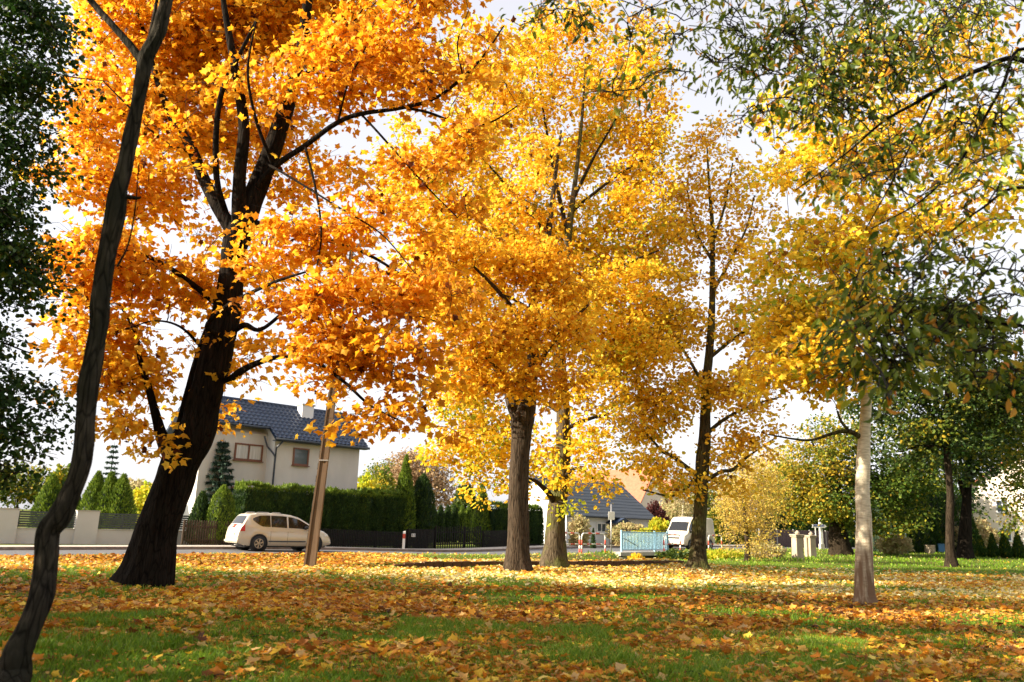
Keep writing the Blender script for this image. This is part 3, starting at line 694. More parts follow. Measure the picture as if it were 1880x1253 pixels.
gable_house(1215, 118, R(52), 9, 10, 3.4, 8.4, 'creamwall', 'roofred', 'far house with orange gable roof behind the plum leaved tree')
gable_house(1780, 84, R(-35), 13, 10, 6.0, 10.8, 'creamwall', 'roofred', 'bright cream house with red gable roof behind the small dark conifers', 3, .3)

# ------------------------------------------------------------------ walls, fences, railings
def along(a, b, t): return a + (b - a) * t
def slat_wall():
    A = P(-60, 990, 36.0); B = P(330, 992, 41.5); A[2] = B[2] = 0
    L = np.linalg.norm(B - A); head = math.atan2(B[1] - A[1], B[0] - A[0]); f = Frame(A, head)
    root = empty('garden_wall', A, 'pale rendered garden wall with piers and dark slat panels by the road', 'wall', rz=head)
    zt = f.pt(100, 939)[1]; zl = f.pt(220, 974)[1]
    xs = lambda px: f.pt(px, 980)[0]
    mb = MB(); mb.box((L / 2 + 4, 0, zl / 2 - .2), (L + 8, .26, zl + .4)); mb.build('base_wall', M['wallgrey'], root)
    cp = MB(); cp.box((L / 2 + 4, 0, zl + .02), (L + 8, .31, .04)); cp.build('coping', M['concrete'], root)
    piers = [(-62, 28), (135, 176), (268, 320)]
    for a, b in piers:
        m2 = MB(); m2.box(((xs(a) + xs(b)) / 2, -.04, zt / 2 + .02), (xs(b) - xs(a), .42, zt + .03)); p = m2.build('pier', M['wallgrey'], root)
        m3 = MB(); m3.box(((xs(a) + xs(b)) / 2, -.04, zt + .06), (xs(b) - xs(a) + .05, .47, .05)); m3.build('pier_cap', M['concrete'], p)
    for a, b in ((28, 135), (176, 268), (320, 420)):
        m2 = MB(); n = 7; h = (zt - zl - .08) / n
        for k in range(n): m2.box(((xs(a) + xs(b)) / 2, .03, zl + .07 + h * (k + .5)), (xs(b) - xs(a) - .006, .025, h * .74))
        for q in (.02, .5, .98): m2.box((along(xs(a), xs(b), q), .06, (zl + zt) / 2 + .02), (.05, .035, zt - zl - .1))
        m2.build('slat_panel', M['slat'], root)
slat_wall()
def picket_fence(a, b, h, mat, label, gap=.115, wd=.07, name='picket_fence', post=2.2, arch=0, zz=None):
    a, b = np.array(a, float), np.array(b, float)
    L = np.linalg.norm((b - a)[:2]); head = math.atan2(b[1] - a[1], b[0] - a[0])
    a[2] = zz if zz is not None else min(gz(a[0], a[1]), gz(b[0], b[1]))
    root = empty(name, a, label, 'fence' if name != 'picket_gate' else 'gate', rz=head)
    zat = lambda x: (gz(*(a[:2] + (b - a)[:2] * x / L)) - a[2]) if zz is None else 0
    m1 = MB(); n = int(L / gap)
    for k in range(n + 1):
        x = k * gap; hh = h + arch * (abs((2 * x / L) % 1 - .5) * 2 - .5); z = zat(x) + .06
        v = [(x - wd / 2, -.012, z), (x + wd / 2, -.012, z), (x + wd / 2, .012, z), (x - wd / 2, .012, z)]
        t = [(p[0], p[1], z + hh) for p in v]; m1.hexa(v, t)
        m1.add([(x - wd / 2, -.012, z + hh), (x + wd / 2, -.012, z + hh), (x, -.012, z + hh + .05), (x - wd / 2, .012, z + hh), (x + wd / 2, .012, z + hh), (x, .012, z + hh + .05)], [(0, 1, 2), (5, 4, 3), (1, 4, 5, 2), (0, 2, 5, 3)])
    m1.build('picket_panel', M[mat], root)
    m2 = MB()
    for zr in (.22, .78):
        m2.hexa([(0, .0125, zat(0) + h * zr), (L, .0125, zat(L) + h * zr), (L, .05, zat(L) + h * zr), (0, .05, zat(0) + h * zr)], [(0, .0125, zat(0) + h * zr + .08), (L, .0125, zat(L) + h * zr + .08), (L, .05, zat(L) + h * zr + .08), (0, .05, zat(0) + h * zr + .08)])
    m2.build('rail', M[mat], root)
    for x in np.arange(0, L + .1, post):
        m3 = MB(); m3.box((x, .10, zat(x) + h / 2), (.10, .10, h + .15)); m3.build('fence_post', M[mat], root)
    return root
def fpt(px, o):    # point on the far side of the road at offset o, seen in column px
    d = ray(px, 1000); k = d[0] / d[1]
    s = (k * (RO[1] + o * RN[1]) - RO[0] - o * RN[0]) / (RU[0] - k * RU[1]); x, y = xy_of(s, o); return np.array([x, y, gz(x, y)])
picket_fence(fpt(335, 8.8), fpt(432, 8.2), 1.15, 'brownfence', 'weathered brown picket fence beside the leaning trunk, left of the pale car')
picket_fence(fpt(434, 8.2), fpt(745, 8.0), .95, 'darkfence', 'long near black picket fence along the foot of the tall hedge')
gate = picket_fence(fpt(800, 8.0), fpt(884, 8.0), 1.32, 'darkfence', 'dark picket driveway gate with sunlit gaps between its pales', .20, .08, 'picket_gate', 2.6, .12)
sidegate = picket_fence(fpt(749, 8.0), fpt(797, 8.0), 1.15, 'darkfence', 'dark picket garden gate carrying the small number plate', .115, .08, 'picket_gate', 1.6)
picket_fence(fpt(888, 8.0), fpt(990, 8.0), 1.05, 'darkfence', 'dark picket fence behind the broad maple trunk, right of the driveway gate')
def number_plate():
    p = fpt(758, 7.93); _t = P(758, 983, p[1]); p[2] = _t[2]
    o = empty('number_plate', (p[0], p[1], p[2]), 'small pale house number plate fixed on the dark garden gate', 'number plate', rz=RA)
    m = MB(); m.box((0, -.005, 0), (.30, .02, .19)); m.build('plate', M['whitepaint'], o)
    for off, bars in ((-.075, ((0, .05, .07, .018), (0, 0, .034, .018), (0, -.05, .07, .018), (-.035, 0, .018, .118), (.035, 0, .018, .118))),
                      (.075, ((0, .05, .07, .018), (0, -.05, .07, .018), (-.035, 0, .018, .118), (.035, 0, .018, .118)))):
        t = MB()
        for (x, z, a, b) in bars: t.box((off + x, -.018 - .001 * (a > .03), z), (a, .008, b))
        t.build('digit', M['blackplastic'], o)
number_plate()
def delineator():
    p = fpt(741, RW + .9); p[2] = float(zroad(so_of(p[0], p[1])[0])) + .1
    o = empty('marker_post', p, 'short white roadside marker post with a red band before the dark fence', 'post')
    h = P(743, 975, p[1])[2] - p[2]
    for nm, z0, z1, m in (('post_base', 0, h * .58, 'whitepaint'), ('red_band', h * .58, h * .84, 'redpaint'), ('post_top', h * .84, h, 'whitepaint')):
        b = MB(); b.hexa([(-.07, -.05, z0), (.07, -.05, z0), (.07, .05, z0), (-.07, .05, z0)], [(-.07, -.05, z1), (.07, -.05, z1), (.07, .05, z1), (-.07, .05, z1)] if nm != 'post_top' else [(-.07, -.05, z1 - .03), (.07, -.05, z1), (.07, .05, z1), (-.07, .05, z1 - .03)]); b.build(nm, M[m], o)
delineator()
def edging():
    a, b = EA, EB; n = 40; mb = MB()
    for k in range(n):
        p, q = along(a, b, k / n), along(a, b, (k + 1) / n - .0015); wob = .012 * math.sin(k * 2.1)
        z0, z1 = -.35, .19 + wob - (.16 * max(0, 1 - k / 6)); nn = _en * .07
        mb.hexa([(p[0] - nn[0], p[1] - nn[1], z0), (q[0] - nn[0], q[1] - nn[1], z0), (q[0] + nn[0], q[1] + nn[1], z0), (p[0] + nn[0], p[1] + nn[1], z0)],
                [(p[0] - nn[0], p[1] - nn[1], z1), (q[0] - nn[0], q[1] - nn[1], z1), (q[0] + nn[0], q[1] + nn[1], z1), (p[0] + nn[0], p[1] + nn[1], z1)])
    tag(mb.build('ditch_edging', M['rustedge'], bevel=.01), 'long low rusty brown edging board along the ditch behind the maple trunks', 'edging')
edging()
def bridge():
    s0, s1 = 27.3, 34.0; x, y = xy_of(0, 0)
    root = empty('culvert_bridge', (*xy_of(30.6, -.3), 0), 'low concrete culvert carrying the road over the ditch below the blue railing', 'bridge', rz=RA)
    m = MB(); m.box((0, .05, -.14), (s1 - s0, .9, .22)); m.box((-2.6, .45, -.65), (.35, 1.3, .8)); m.box((2.6, .45, -.65), (.35, 1.3, .8))
    m.build('deck_slab', M['concrete'], root)
    h = MB(); h.box((0, 1.3, -.75), (5.0, .25, 1.0)); h.build('head_wall', M['concrete'], root)
    wg = MB()
    wg.hexa([(-4.2, -.6, -1.0), (-2.78, -.25, -1.2), (-2.78, 0, -1.2), (-4.2, -.35, -1.0)], [(-4.2, -.6, -.55), (-2.78, -.25, -.27), (-2.78, 0, -.27), (-4.2, -.35, -.55)]); wg.build('wing_wall', M['concrete'], root)
bridge()
def blue_railing():
    # two bays on the bridge's near edge
    a = np.array([*xy_of(28.0, -.25), -.03]); L = 5.6
    root = empty('blue_railing', a, 'pale blue metal railing with close uprights on the small bridge', 'railing', rz=RA)
    h = 1.38; m = MB()
    for k in range(33):
        x = .12 + k * (L - .24) / 32; m.box((x, 0, .70), (.10, .02, 1.14))
    m.build('uprights', M['bluepaint'], root)
    r = MB(); r.box((L / 2, 0, h), (L, .07, .05)); r.build('top_rail', M['blackplastic'], root)
    r = MB(); r.box((L / 2, .022, .15), (L, .024, .06)); r.box((L / 2, .022, 1.24), (L, .024, .05)); r.build('rail', M['bluepaint'], root)
    for x in (0, 3.95, L):
        p = MB(); p.box((x, 0, .68), (.12, .08, 1.34)); p.build('post', M['bluepaint'], root)
    d = MB(); d.tube([(.2, -.03, .85), (1.9, -.03, .35)], .02, 6); d.build('brace', M['gutter'], root)
blue_railing()
def hoop_rail(s0, s1, label, o=-.35):
    a = np.array([*xy_of(s0, o), 0.0]); L = s1 - s0
    root = empty('guard_rail', a, label, 'guard rail', 'red and white hoop rails beside the road', RA)
    h = 1.08; rr = .042; pr = .22
    pth = [(0, 0, 0.62 * h + .02)] + [(0, 0, h - pr)] + [(pr * (1 - math.cos(t)), 0, h - pr + pr * math.sin(t)) for t in np.linspace(.2, math.pi / 2, 5)] + \
          [(L - pr * (1 - math.cos(t)), 0, h - pr + pr * math.sin(t)) for t in np.linspace(math.pi / 2, .2, 5)] + [(L, 0, h - pr), (L, 0, .62 * h + .02)]
    m = MB(); m.tube(pth, rr, 8); m.build('top_bar', M['whitepaint'], root)
    for x in (0, L):
        for nm, z0, z1, mt in (('red_band', .35 * h, .62 * h + .02, 'redpaint'), ('white_band', .16 * h, .35 * h, 'whitepaint'), ('red_band', -.1, .16 * h, 'redpaint')):
            b = MB(); b.tube([(x, 0, z0), (x, 0, z1)], rr + .004, 8); b.build(nm, M[mt], root)
    n = 5
    for k in range(n):
        b = MB(); b.tube([(along(.03, L - .03, k / n), 0, .42 * h), (along(.03, L - .03, (k + 1) / n), 0, .42 * h)], .03, 6); b.build('mid_bar', M['redpaint' if k % 2 else 'whitepaint'], root)
    # red stripes on the top bar
    for k in range(1, n, 2):
        b = MB(); b.tube([(along(pr, L - pr, k / n), 0, h), (along(pr, L - pr, (k + 1) / n), 0, h)], rr + .004, 8); b.build('red_stripe', M['redpaint'], root)
def s_at(px, o=-.35):
    d = ray(px, 1000); k = d[0] / d[1]; return (k * (RO[1] + o * RN[1]) - RO[0] - o * RN[0]) / (RU[0] - k * RU[1])
hoop_rail(s_at(1068), s_at(1111), 'red and white hoop rail between the forked maple trunk and blue railing')
hoop_rail(s_at(1022), s_at(1064), 'red and white hoop rail half hidden by the mossy double trunk')
hoop_rail(s_at(1219), s_at(1249), 'red and white hoop rail right beside the blue railing, before the van front')
hoop_rail(s_at(1301), s_at(1325), 'red and white hoop rail before the rear wheel of the van')
def road_sign():
    a = GP(1122, 1027); a = np.array([*xy_of(s_at(1122, -1.0), -1.0), -.3])
    root = empty('road_sign', a, 'pale rectangular sign seen from behind on a thin post beside the blue railing', 'sign', rz=R(14))
    Y = a[1]; zt = P(1126, 926, Y)[2] - a[2]; z1 = P(1125, 940, Y)[2] - a[2]; z0 = P(1125, 955, Y)[2] - a[2]
    m = MB(); m.tube([(0, 0, -.3), (0, 0, zt)], .035, 8); m.build('post', M['metalgrey'], root)
    b = MB(); b.box((0, -.055, (z0 + z1) / 2), (.42, .02, z1 - z0)); b.build('sign_plate', M['whitepaint'], root, .008)
    c = MB(); c.box((0, -.02, (z0 + z1) / 2 + .1), (.12, .05, .04)); c.box((0, -.02, (z0 + z1) / 2 - .1), (.12, .05, .04)); c.build('bracket', M['metalgrey'], root)
road_sign()
def utility_pole():
    b = GP(568, 1044); Y = b[1]; t = P(615, 680, Y); top = P(650, 430, Y)
    root = empty('utility_pole', b, 'brown leaning concrete utility pole with grooved face in front of the pale car', 'utility pole')
    ax = (t - b); m = MB(); L = 1.0
    w0, w1 = pxw(20, Y) / 2, pxw(7, Y) / 2
    def ring(k, wdt, dep, ox=0, oy=0):
        c = (top - b) * k; return [(c[0] + ox - wdt, c[1] + oy - dep, c[2]), (c[0] + ox + wdt, c[1] + oy - dep, c[2]), (c[0] + ox + wdt, c[1] + oy + dep, c[2]), (c[0] + ox - wdt, c[1] + oy + dep, c[2])]
    N = 14
    for k in range(N):      # web and two flanges: an H section
        a, c = k / N, (k + 1) / N; wa, wc = along(w0, w1, a), along(w0, w1, c)
        if k == 0: a = -.02
        m.hexa(ring(a, wa * .70, wa * .35), ring(c, wc * .70, wc * .35))
        for sg in (-1, 1):
            m.hexa(ring(a, wa * .17, wa * .52, sg * wa * .83), ring(c, wc * .17, wc * .52, sg * wc * .83))
    for k in np.arange(.10, .9, .035):      # step slots along the lit edge
        wdt = along(w0, w1, k); m.hexa(ring(k, .022, wdt * .25, -wdt * 1.0), ring(k + .018, .022, wdt * .25, -wdt * 1.0), 1)
    o = m.build('shaft', [M['poleside'], M['blackplastic']], root)
    for k in (.30, .52):
        r = MB(); wdt = along(w0, w1, k) * 1.06; r.hexa(ring(k, wdt, wdt * .58), ring(k + .004, wdt, wdt * .58)); r.build('band', M['metalgrey'], root)
    c = (top - b); cb = MB(); cb.box((c[0], c[1], c[2] - .4), (1.5, .10, .10)); cb.build('crossarm', M['poleside'], root)
    for x in (-.6, 0, .6):
        i = MB(); i.lathe([(.03, -.33), (.06, -.27), (.045, -.22), (.06, -.17), (.02, -.12)], (c[0] + x, c[1], c[2]), 10); i.build('insulator', M['clearlight'], root)
utility_pole()
def gate_pillar(px, py, top, wpx, label, two=False):
    b = GP(px, py); Y = b[1]; h = P(px, top, Y)[2] - b[2]; wd = pxw(wpx, Y)
    root = empty('gate_pillar', b, label, 'pillar', 'old stone gate pillars', R(18))
    m = MB(); m.hexa([(-wd * .52, -wd * .52, -.2), (wd * .52, -wd * .52, -.2), (wd * .52, wd * .52, -.2), (-wd * .52, wd * .52, -.2)],
                     [(-wd * .47, -wd * .47, h * .84), (wd * .47, -wd * .47, h * .84), (wd * .47, wd * .47, h * .84), (-wd * .47, wd * .47, h * .84)])
    if two: m.box((-wd * .62, .1, h * .42), (wd * .3, wd * .6, h * .84))
    m.build('shaft', M['stone'], root, .03)
    c = MB(); c.box((0, 0, h * .865), (wd * 1.16, wd * 1.16, h * .05)); c.box((0, 0, h * .92), (wd * 1.28, wd * 1.28, h * .06)); c.build('capital', M['stone'], root, .03)
    n = MB(); n.lathe([(.10, 0), (.15, .05), (.15, .12), (.07, .17), (.05, .22)], (0.05, 0, h * .95), 12); n.build('finial', M['stone'], root)
gate_pillar(1465, 1026, 979, 15, 'stone gate pillar with small dark hole, left one of the pair')
gate_pillar(1490, 1023, 981, 13, 'stone gate pillar nearer the white signpost, with narrow side pier', True)
def signpost():
    b = GP(1509, 1011); Y = b[1]
    root = empty('signpost', b, 'white post with blue lettered arrow board beside the stone gate pillars', 'signpost', rz=R(10))
    h = P(1507, 958, Y)[2] - b[2]; m = MB(); wd = pxw(5, Y) / 2
    m.hexa([(-wd, -wd, 0.4), (wd, -wd, 0.4), (wd, wd, 0.4), (-wd, wd, 0.4)], [(-wd * .9, -wd * .9, h), (wd * .9, -wd * .9, h), (wd * .9, wd * .9, h), (-wd * .9, wd * .9, h)]); m.build('post', M['whitepaint'], root)
    s = MB(); s.box((0, 0, .2), (wd * 3, wd * 3, .5)); s.build('post_base', M['concrete'], root)
    zc = P(1507, 966.5, Y)[2] - b[2]; hb = pxw(6, Y) / 2; xl, xr = -pxw(19, Y), pxw(8, Y)
    a = MB(); prism(a, [(xl, zc - hb), (xr - .12, zc - hb), (xr + .12, zc), (xr - .12, zc + hb), (xl, zc + hb), (xl + .1, zc)], -wd - .05, -wd - .01); ar = a.build('arrow_board', M['whitepaint'], root)
    t = MB()
    for k, x in enumerate(np.arange(xl + .16, xr - .2, .13)): t.box((x, -wd - .056, zc + .03), (.075 if k % 3 else .05, .008, hb * .8))
    t.box(((xl + xr) / 2, -wd - .0565, zc + hb * .75), (xr - xl - .4, .009, .025)); t.build('lettering', M['bluesign'], ar)
    p2 = MB(); p2.box((xl * .55, 0, zc - .45), (.07, .05, .9)); p2.build('support', M['whitepaint'], root)
    kn = MB(); kn.lathe([(.03, 0), (.13, .05), (.16, .14), (.1, .24), (.03, .28)], (0, 0, h), 12); kn.build('finial', M['whitepaint'], root)
signpost()
def panel_fence(pa, pb, h, mat, label, post='metalgrey'):
    a, b = np.array(pa, float), np.array(pb, float); L = np.linalg.norm((b - a)[:2]); head = math.atan2(b[1] - a[1], b[0] - a[0])
    a[2] = min(gz(a[0], a[1]), gz(b[0], b[1])); root = empty('panel_fence', a, label, 'fence', rz=head)
    n = max(1, int(L / 2.2)); st = L / n
    for k in range(n):
        m = MB(); q = int(st / .14)
        for j in range(q): m.box((k * st + .07 + (j + .5) * (st - .14) / q, (.012 if j % 2 else -.012), h / 2 + .04), ((st - .14) / q + .01, .022, h - .05 * (j % 2)))
        m.build('panel', M[mat], root)
    for k in range(n + 1):
        m = MB(); m.box((k * st, 0, h / 2), (.12, .12, h + .2)); m.build('fence_post', M[post], root)
_pa, _pb = P(1395, 1000, 80), P(1545, 1000, 86)
panel_fence(_pa, _pb, 1.7, 'purplefence', 'purple brown panel fence with pale posts beyond the gate pillars')

# ------------------------------------------------------------------ vehicles
def vehicle(name, label, cat, loc, rz, S):
    root = empty(name, loc, label, cat, rz=rz)
    L = S['L']; prof_x, prof_z = zip(*S['top']); W = S['W'] / 2
    top = lambda x: np.interp(x, prof_x, prof_z)
    def arch(x):
        z = np.interp(x, *zip(*S['bottom']))
        for cx in S['axles']:
            d = abs(x - cx); ra = S['ra']
            if d < ra: z = max(z, S['rw'] + math.sqrt(ra * ra - d * d))
        return z
    endf = lambda x: 1 - S['taper'] * (abs(x - L / 2) / (L / 2)) ** 5
    belt = lambda x: min(np.interp(x, *zip(*S['belt'])), top(x) - .06)
    redge = lambda x: max(top(x) - .07, belt(x) + .02)
    def section(x):
        e = endf(x); b, t, zb, zr = arch(x), top(x), belt(x), redge(x)
        gh = min(1, max(0, (zr - zb) / .5)); wr = W * (1 - (1 - S['roofw']) * gh) * e
        b = min(b, zb - .08)
        zm = b + (zb - b) * .45
        return [(W * .93 * e, b), (W * .985 * e, b + (zb - b) * .12), (W * e, zm), (W * .985 * e, zb - .06), (W * .965 * e, zb), (wr, zr), (wr * .93, t - .025), (wr * .7, t), (0, t + .012)]
    def side(x, z):
        s = section(x); zs = [q[1] for q in s]; return float(np.interp(z, zs, [q[0] for q in s]))
    xs = set(np.linspace(0, L, 46)) | set(prof_x)
    for cx in S['axles']: xs |= set(cx + S['ra'] * np.cos(np.linspace(0, math.pi, 17))) | {cx + S['ra'] + .005, cx - S['ra'] - .005}
    xs = sorted(x for x in xs if 0 <= x <= L); mb = MB(); vs = []; k = 17
    for x in xs:
        s = section(x); vs += [(x, -y, z) for y, z in s] + [(x, y, z) for y, z in s[-2::-1]]
    fs = [(i * k + j, (i + 1) * k + j, (i + 1) * k + j + 1, i * k + j + 1) for i in range(len(xs) - 1) for j in range(k - 1)]
    fs += [tuple(range(k - 1, -1, -1)), tuple((len(xs) - 1) * k + j for j in range(k))]
    mb.add(vs, fs, 0, True); body = mb.build('body', M[S['paint']], root)
    body.data.set_sharp_from_angle(angle=R(42))
    u = MB(); u.box((L / 2, 0, S['clear'] + .12), (L * .86, S['W'] * .86, .22)); u.build('underbody', M['blackplastic'], root)
    def side_patch(nm, x0, x1, zlo, zhi, mat, sgn, parent=root, out=.006, n=14):
        m = MB(); v = []; X = np.linspace(x0, x1, n)
        for x in X:
            lo, hi = zlo(x), max(zhi(x), zlo(x) + .01)
            for q in np.linspace(0, 1, 5): z = lo + (hi - lo) * q; v.append((x, sgn * (side(x, z) + out), z))
        f = [(i * 5 + j, (i + 1) * 5 + j, (i + 1) * 5 + j + 1, i * 5 + j + 1) for i in range(n - 1) for j in range(4)]
        if sgn > 0: f = [q[::-1] for q in f]
        m.add(v, f, 0, True); return m.build(nm, M[mat], parent)
    def top_patch(nm, x0, x1, fy, mat, out=.006, n=8):
        m = MB(); v = []
        for x in np.linspace(x0, x1, n):
            dz = (top(x + .01) - top(x - .01)) / .02; nl = math.hypot(dz, 1); wy = section(x)[6][0] * fy
            for q in np.linspace(-1, 1, 7): v.append((x - dz / nl * out, wy * q, top(x) + .012 * (1 - abs(q)) + out / nl + (-.02 if abs(q) > .9 else 0) + .004))
        m.add(v, [(i * 7 + j, (i + 1) * 7 + j, (i + 1) * 7 + j + 1, i * 7 + j + 1) for i in range(n - 1) for j in range(6)], 0, True); return m.build(nm, M[mat], root)
    for sg in (-1, 1):
        for (x0, x1, lo, hi) in S['windows']:
            side_patch('side_window', x0, x1, (lambda x, a=lo: belt(x) + .035 + a(x)), (lambda x, a=hi: redge(x) - .035 - a(x)), 'carglass', sg)
        for (x0, x1, z0, z1, mt, nm) in S['patches']: side_patch(nm, x0, x1, lambda x: z0, lambda x: z1, mt, sg, n=6)
        for x in S['seams']:
            side_patch('door_seam', x, x + .012, lambda x: arch(x) + .1, lambda x: belt(x) - .01, 'blackplastic', sg, n=2, out=.004)
        for x in S['handles']:
            m = MB(); z = S['hz']; m.box((x, sg * (side(x, z) + .015), z), (.19, .03, .035)); m.build('door_handle', M[S['paint']], root)
        if 'mirror' in S:
            x, z = S['mirror']; m = MB(); m.lathe([(.02, -.06), (.10, -.02), (.10, .06), (.03, .1)], (x, sg * (side(x, z) + .13), z), 10); m.box((x, sg * (side(x, z) + .03), z - .04), (.06, .1, .04)); m.build('wing_mirror', M[S.get('mirmat', 'blackplastic')], root)
        for cx in S['axles']:
            m = MB(); m.add([], []); rr = S['rw']; yy = sg * (W - .02)
            pr = [(rr * .60, 0), (rr * .92, 0), (rr, -.05), (rr, -.17), (rr * .9, -.21), (rr * .55, -.21)]
            m.lathe([(a, sg * b) for a, b in pr], (cx, yy, rr), 28, 'y'); wo = m.build('wheel', M['tyre'], root)
            h = MB(); h.lathe([(rr * .64, -.02 * sg), (rr * .64, sg * .012), (rr * .57, sg * .012), (rr * .55, -.05 * sg)], (cx, yy, rr), 28, 'y')
            h.lathe([(rr * .15, sg * -.03), (rr * .15, sg * .012), (.01, sg * .02)], (cx, yy, rr), 12, 'y')
            for q in range(6):
                a = q * math.pi / 3 + .3; ca, sa = math.cos(a), math.sin(a); p0, p1, ww = rr * .1, rr * .6, rr * .075
                h.hexa([(cx + ca * p0 - sa * ww * .8, yy - .02 * sg, rr + sa * p0 + ca * ww * .8), (cx + ca * p0 + sa * ww * .8, yy - .02 * sg, rr + sa * p0 - ca * ww * .8), (cx + ca * p1 + sa * ww * 1.5, yy - .02 * sg, rr + sa * p1 - ca * ww * 1.5), (cx + ca * p1 - sa * ww * 1.5, yy - .02 * sg, rr + sa * p1 + ca * ww * 1.5)],
                       [(cx + ca * p0 - sa * ww * .8, yy + .012 * sg, rr + sa * p0 + ca * ww * .8), (cx + ca * p0 + sa * ww * .8, yy + .012 * sg, rr + sa * p0 - ca * ww * .8), (cx + ca * p1 + sa * ww * 1.5, yy + .008 * sg, rr + sa * p1 - ca * ww * 1.5), (cx + ca * p1 - sa * ww * 1.5, yy + .008 * sg, rr + sa * p1 + ca * ww * 1.5)])
            h.build('rim', M[S['rim']], wo)
            al = MB(); al.lathe([(S['ra'] + .02, 0), (S['ra'] + .02, sg * .012), (S['ra'] - .012, sg * .012), (S['ra'] - .012, sg * -.25)], (cx, sg * (W * endf(cx) - .004), rr), 28, 'y')
            al.build('arch_lining', M['blackplastic'], root)
    for (nm, x0, x1, fy, mt) in S['glass']: top_patch(nm, x0, x1, fy, mt)
    return root, side, top
zero = lambda x: 0.0
car_S = dict(L=4.54, W=1.80, taper=.20, roofw=.76, clear=.16, rw=.335, ra=.385, axles=(.93, 3.63), paint='carpaint', rim='alloy',
    top=[(0, .62), (.03, .80), (.08, .98), (.13, 1.08), (.22, 1.22), (.42, 1.55), (.52, 1.615), (.75, 1.65), (1.3, 1.67), (2.0, 1.66), (2.5, 1.61), (2.85, 1.52), (3.25, 1.30), (3.62, 1.07), (3.75, 1.02), (4.1, .93), (4.35, .80), (4.48, .64), (4.54, .50)],
    bottom=[(0, .34), (.3, .24), (4.2, .22), (4.54, .30)], belt=[(0, 1.02), (.6, 1.06), (1.5, 1.02), (3.0, .97), (3.6, .95), (4.54, .6)],
    windows=[(.62, 1.42, lambda x: .26 * max(0, (1.05 - x) / .45) ** 1.3, lambda x: .10 * max(0, (.95 - x) / .33)), (1.46, 2.22, zero, zero), (2.30, 3.34, zero, zero)],
    patches=[(.085, .27, .86, 1.15, 'redlight', 'tail_light'), (4.16, 4.42, .68, .80, 'clearlight', 'headlight'), (1.36, 3.18, .40, .46, 'gutter', 'sill_trim')],
    seams=(1.44, 2.26, 3.24), handles=(1.62, 2.45), hz=.88, mirror=(3.12, 1.03),
    glass=[('rear_window', .19, .40, .88, 'carglass'), ('windscreen', 2.90, 3.58, .93, 'carglass')])
def put_car():
    r0 = G(474, 1012.5); th = R(40); u = np.array([math.cos(th), math.sin(th)]); nn = np.array([-math.sin(th), math.cos(th)])
    o = r0[:2] - u * .93 + nn * .88
    root, side, top = vehicle('parked_car' if False else 'car', 'pale people carrier, tan leaf reflections put into its paint, driving past the hedge behind the utility pole', 'car', (o[0], o[1], .0), th, car_S)
    for sg in (-1, 1):
        m = MB(); zt = 1.64
        for (a, b) in ((.75, 1.3), (1.45, 2.0)):
            m.tube([(a, sg * .60, zt - .03), (a + .1, sg * .60, zt + .045), (b - .1, sg * .60, zt + .055), (b, sg * .60, zt - .02)], .022, 6)
        m.build('roof_rail', M['metalgrey'], root)
    b = MB(); b.box((.0, 0, .42), (.10, 1.5, .10)); b.build('rear_bumper', M['carpaint'], root, .03)
    p = MB(); p.box((-.005, 0, .72), (.03, .52, .12)); p.build('licence_plate', M['whitepaint'], root)
    e = MB(); e.tube([(-.02, -.45, .26), (.4, -.45, .28)], .03, 8); e.build('exhaust', M['metalgrey'], root)
put_car()
van_S = dict(L=5.2, W=1.97, taper=.10, roofw=.86, clear=.2, rw=.33, ra=.39, axles=(1.0, 4.25), paint='vanpaint', rim='metalgrey',
    top=[(0, 2.0), (.04, 2.28), (.15, 2.36), (1.5, 2.40), (3.3, 2.40), (3.62, 2.36), (3.85, 2.20), (4.05, 1.95), (4.5, 1.32), (4.62, 1.22), (5.0, 1.05), (5.12, .95), (5.2, .55)],
    bottom=[(0, .42), (.4, .32), (4.9, .30), (5.2, .36)], belt=[(0, 1.30), (3.5, 1.28), (4.2, 1.18), (5.2, .8)],
    windows=[(3.28, 4.28, zero, zero)], patches=[(4.95, 5.12, .72, .92, 'clearlight', 'headlight'), (.02, .12, .8, 1.3, 'redlight', 'tail_light')],
    seams=(3.2, 2.1, 4.3), handles=(3.4, 2.2), hz=1.08, mirror=(4.2, 1.35),
    glass=[('windscreen', 4.0, 4.48, .94, 'carglass')])
def put_van():
    d = R(48) + math.pi + R(2); u = np.array([math.cos(d), math.sin(d)]); nn = np.array([-math.sin(d), math.cos(d)])
    fw = P(1247, 1006, 62.0)
    o = fw[:2] - u * 4.25 - nn * .0
    root, side, top = vehicle('van', 'cream high roofed panel van coming along the road behind the yellow maple', 'van', (o[0], o[1], .0), d, van_S)
    b = MB(); b.box((5.17, 0, .5), (.16, 1.86, .24)); b.build('front_bumper', M['vanpaint'], root, .05)
    g = MB(); g.box((5.10, 0, .82), (.16, 1.0, .14)); g.build('grille', M['blackplastic'], root, .02)
    p = MB(); p.box((5.262, 0, .50), (.02, .52, .11)); p.build('licence_plate', M['whitepaint'], root)
put_van()

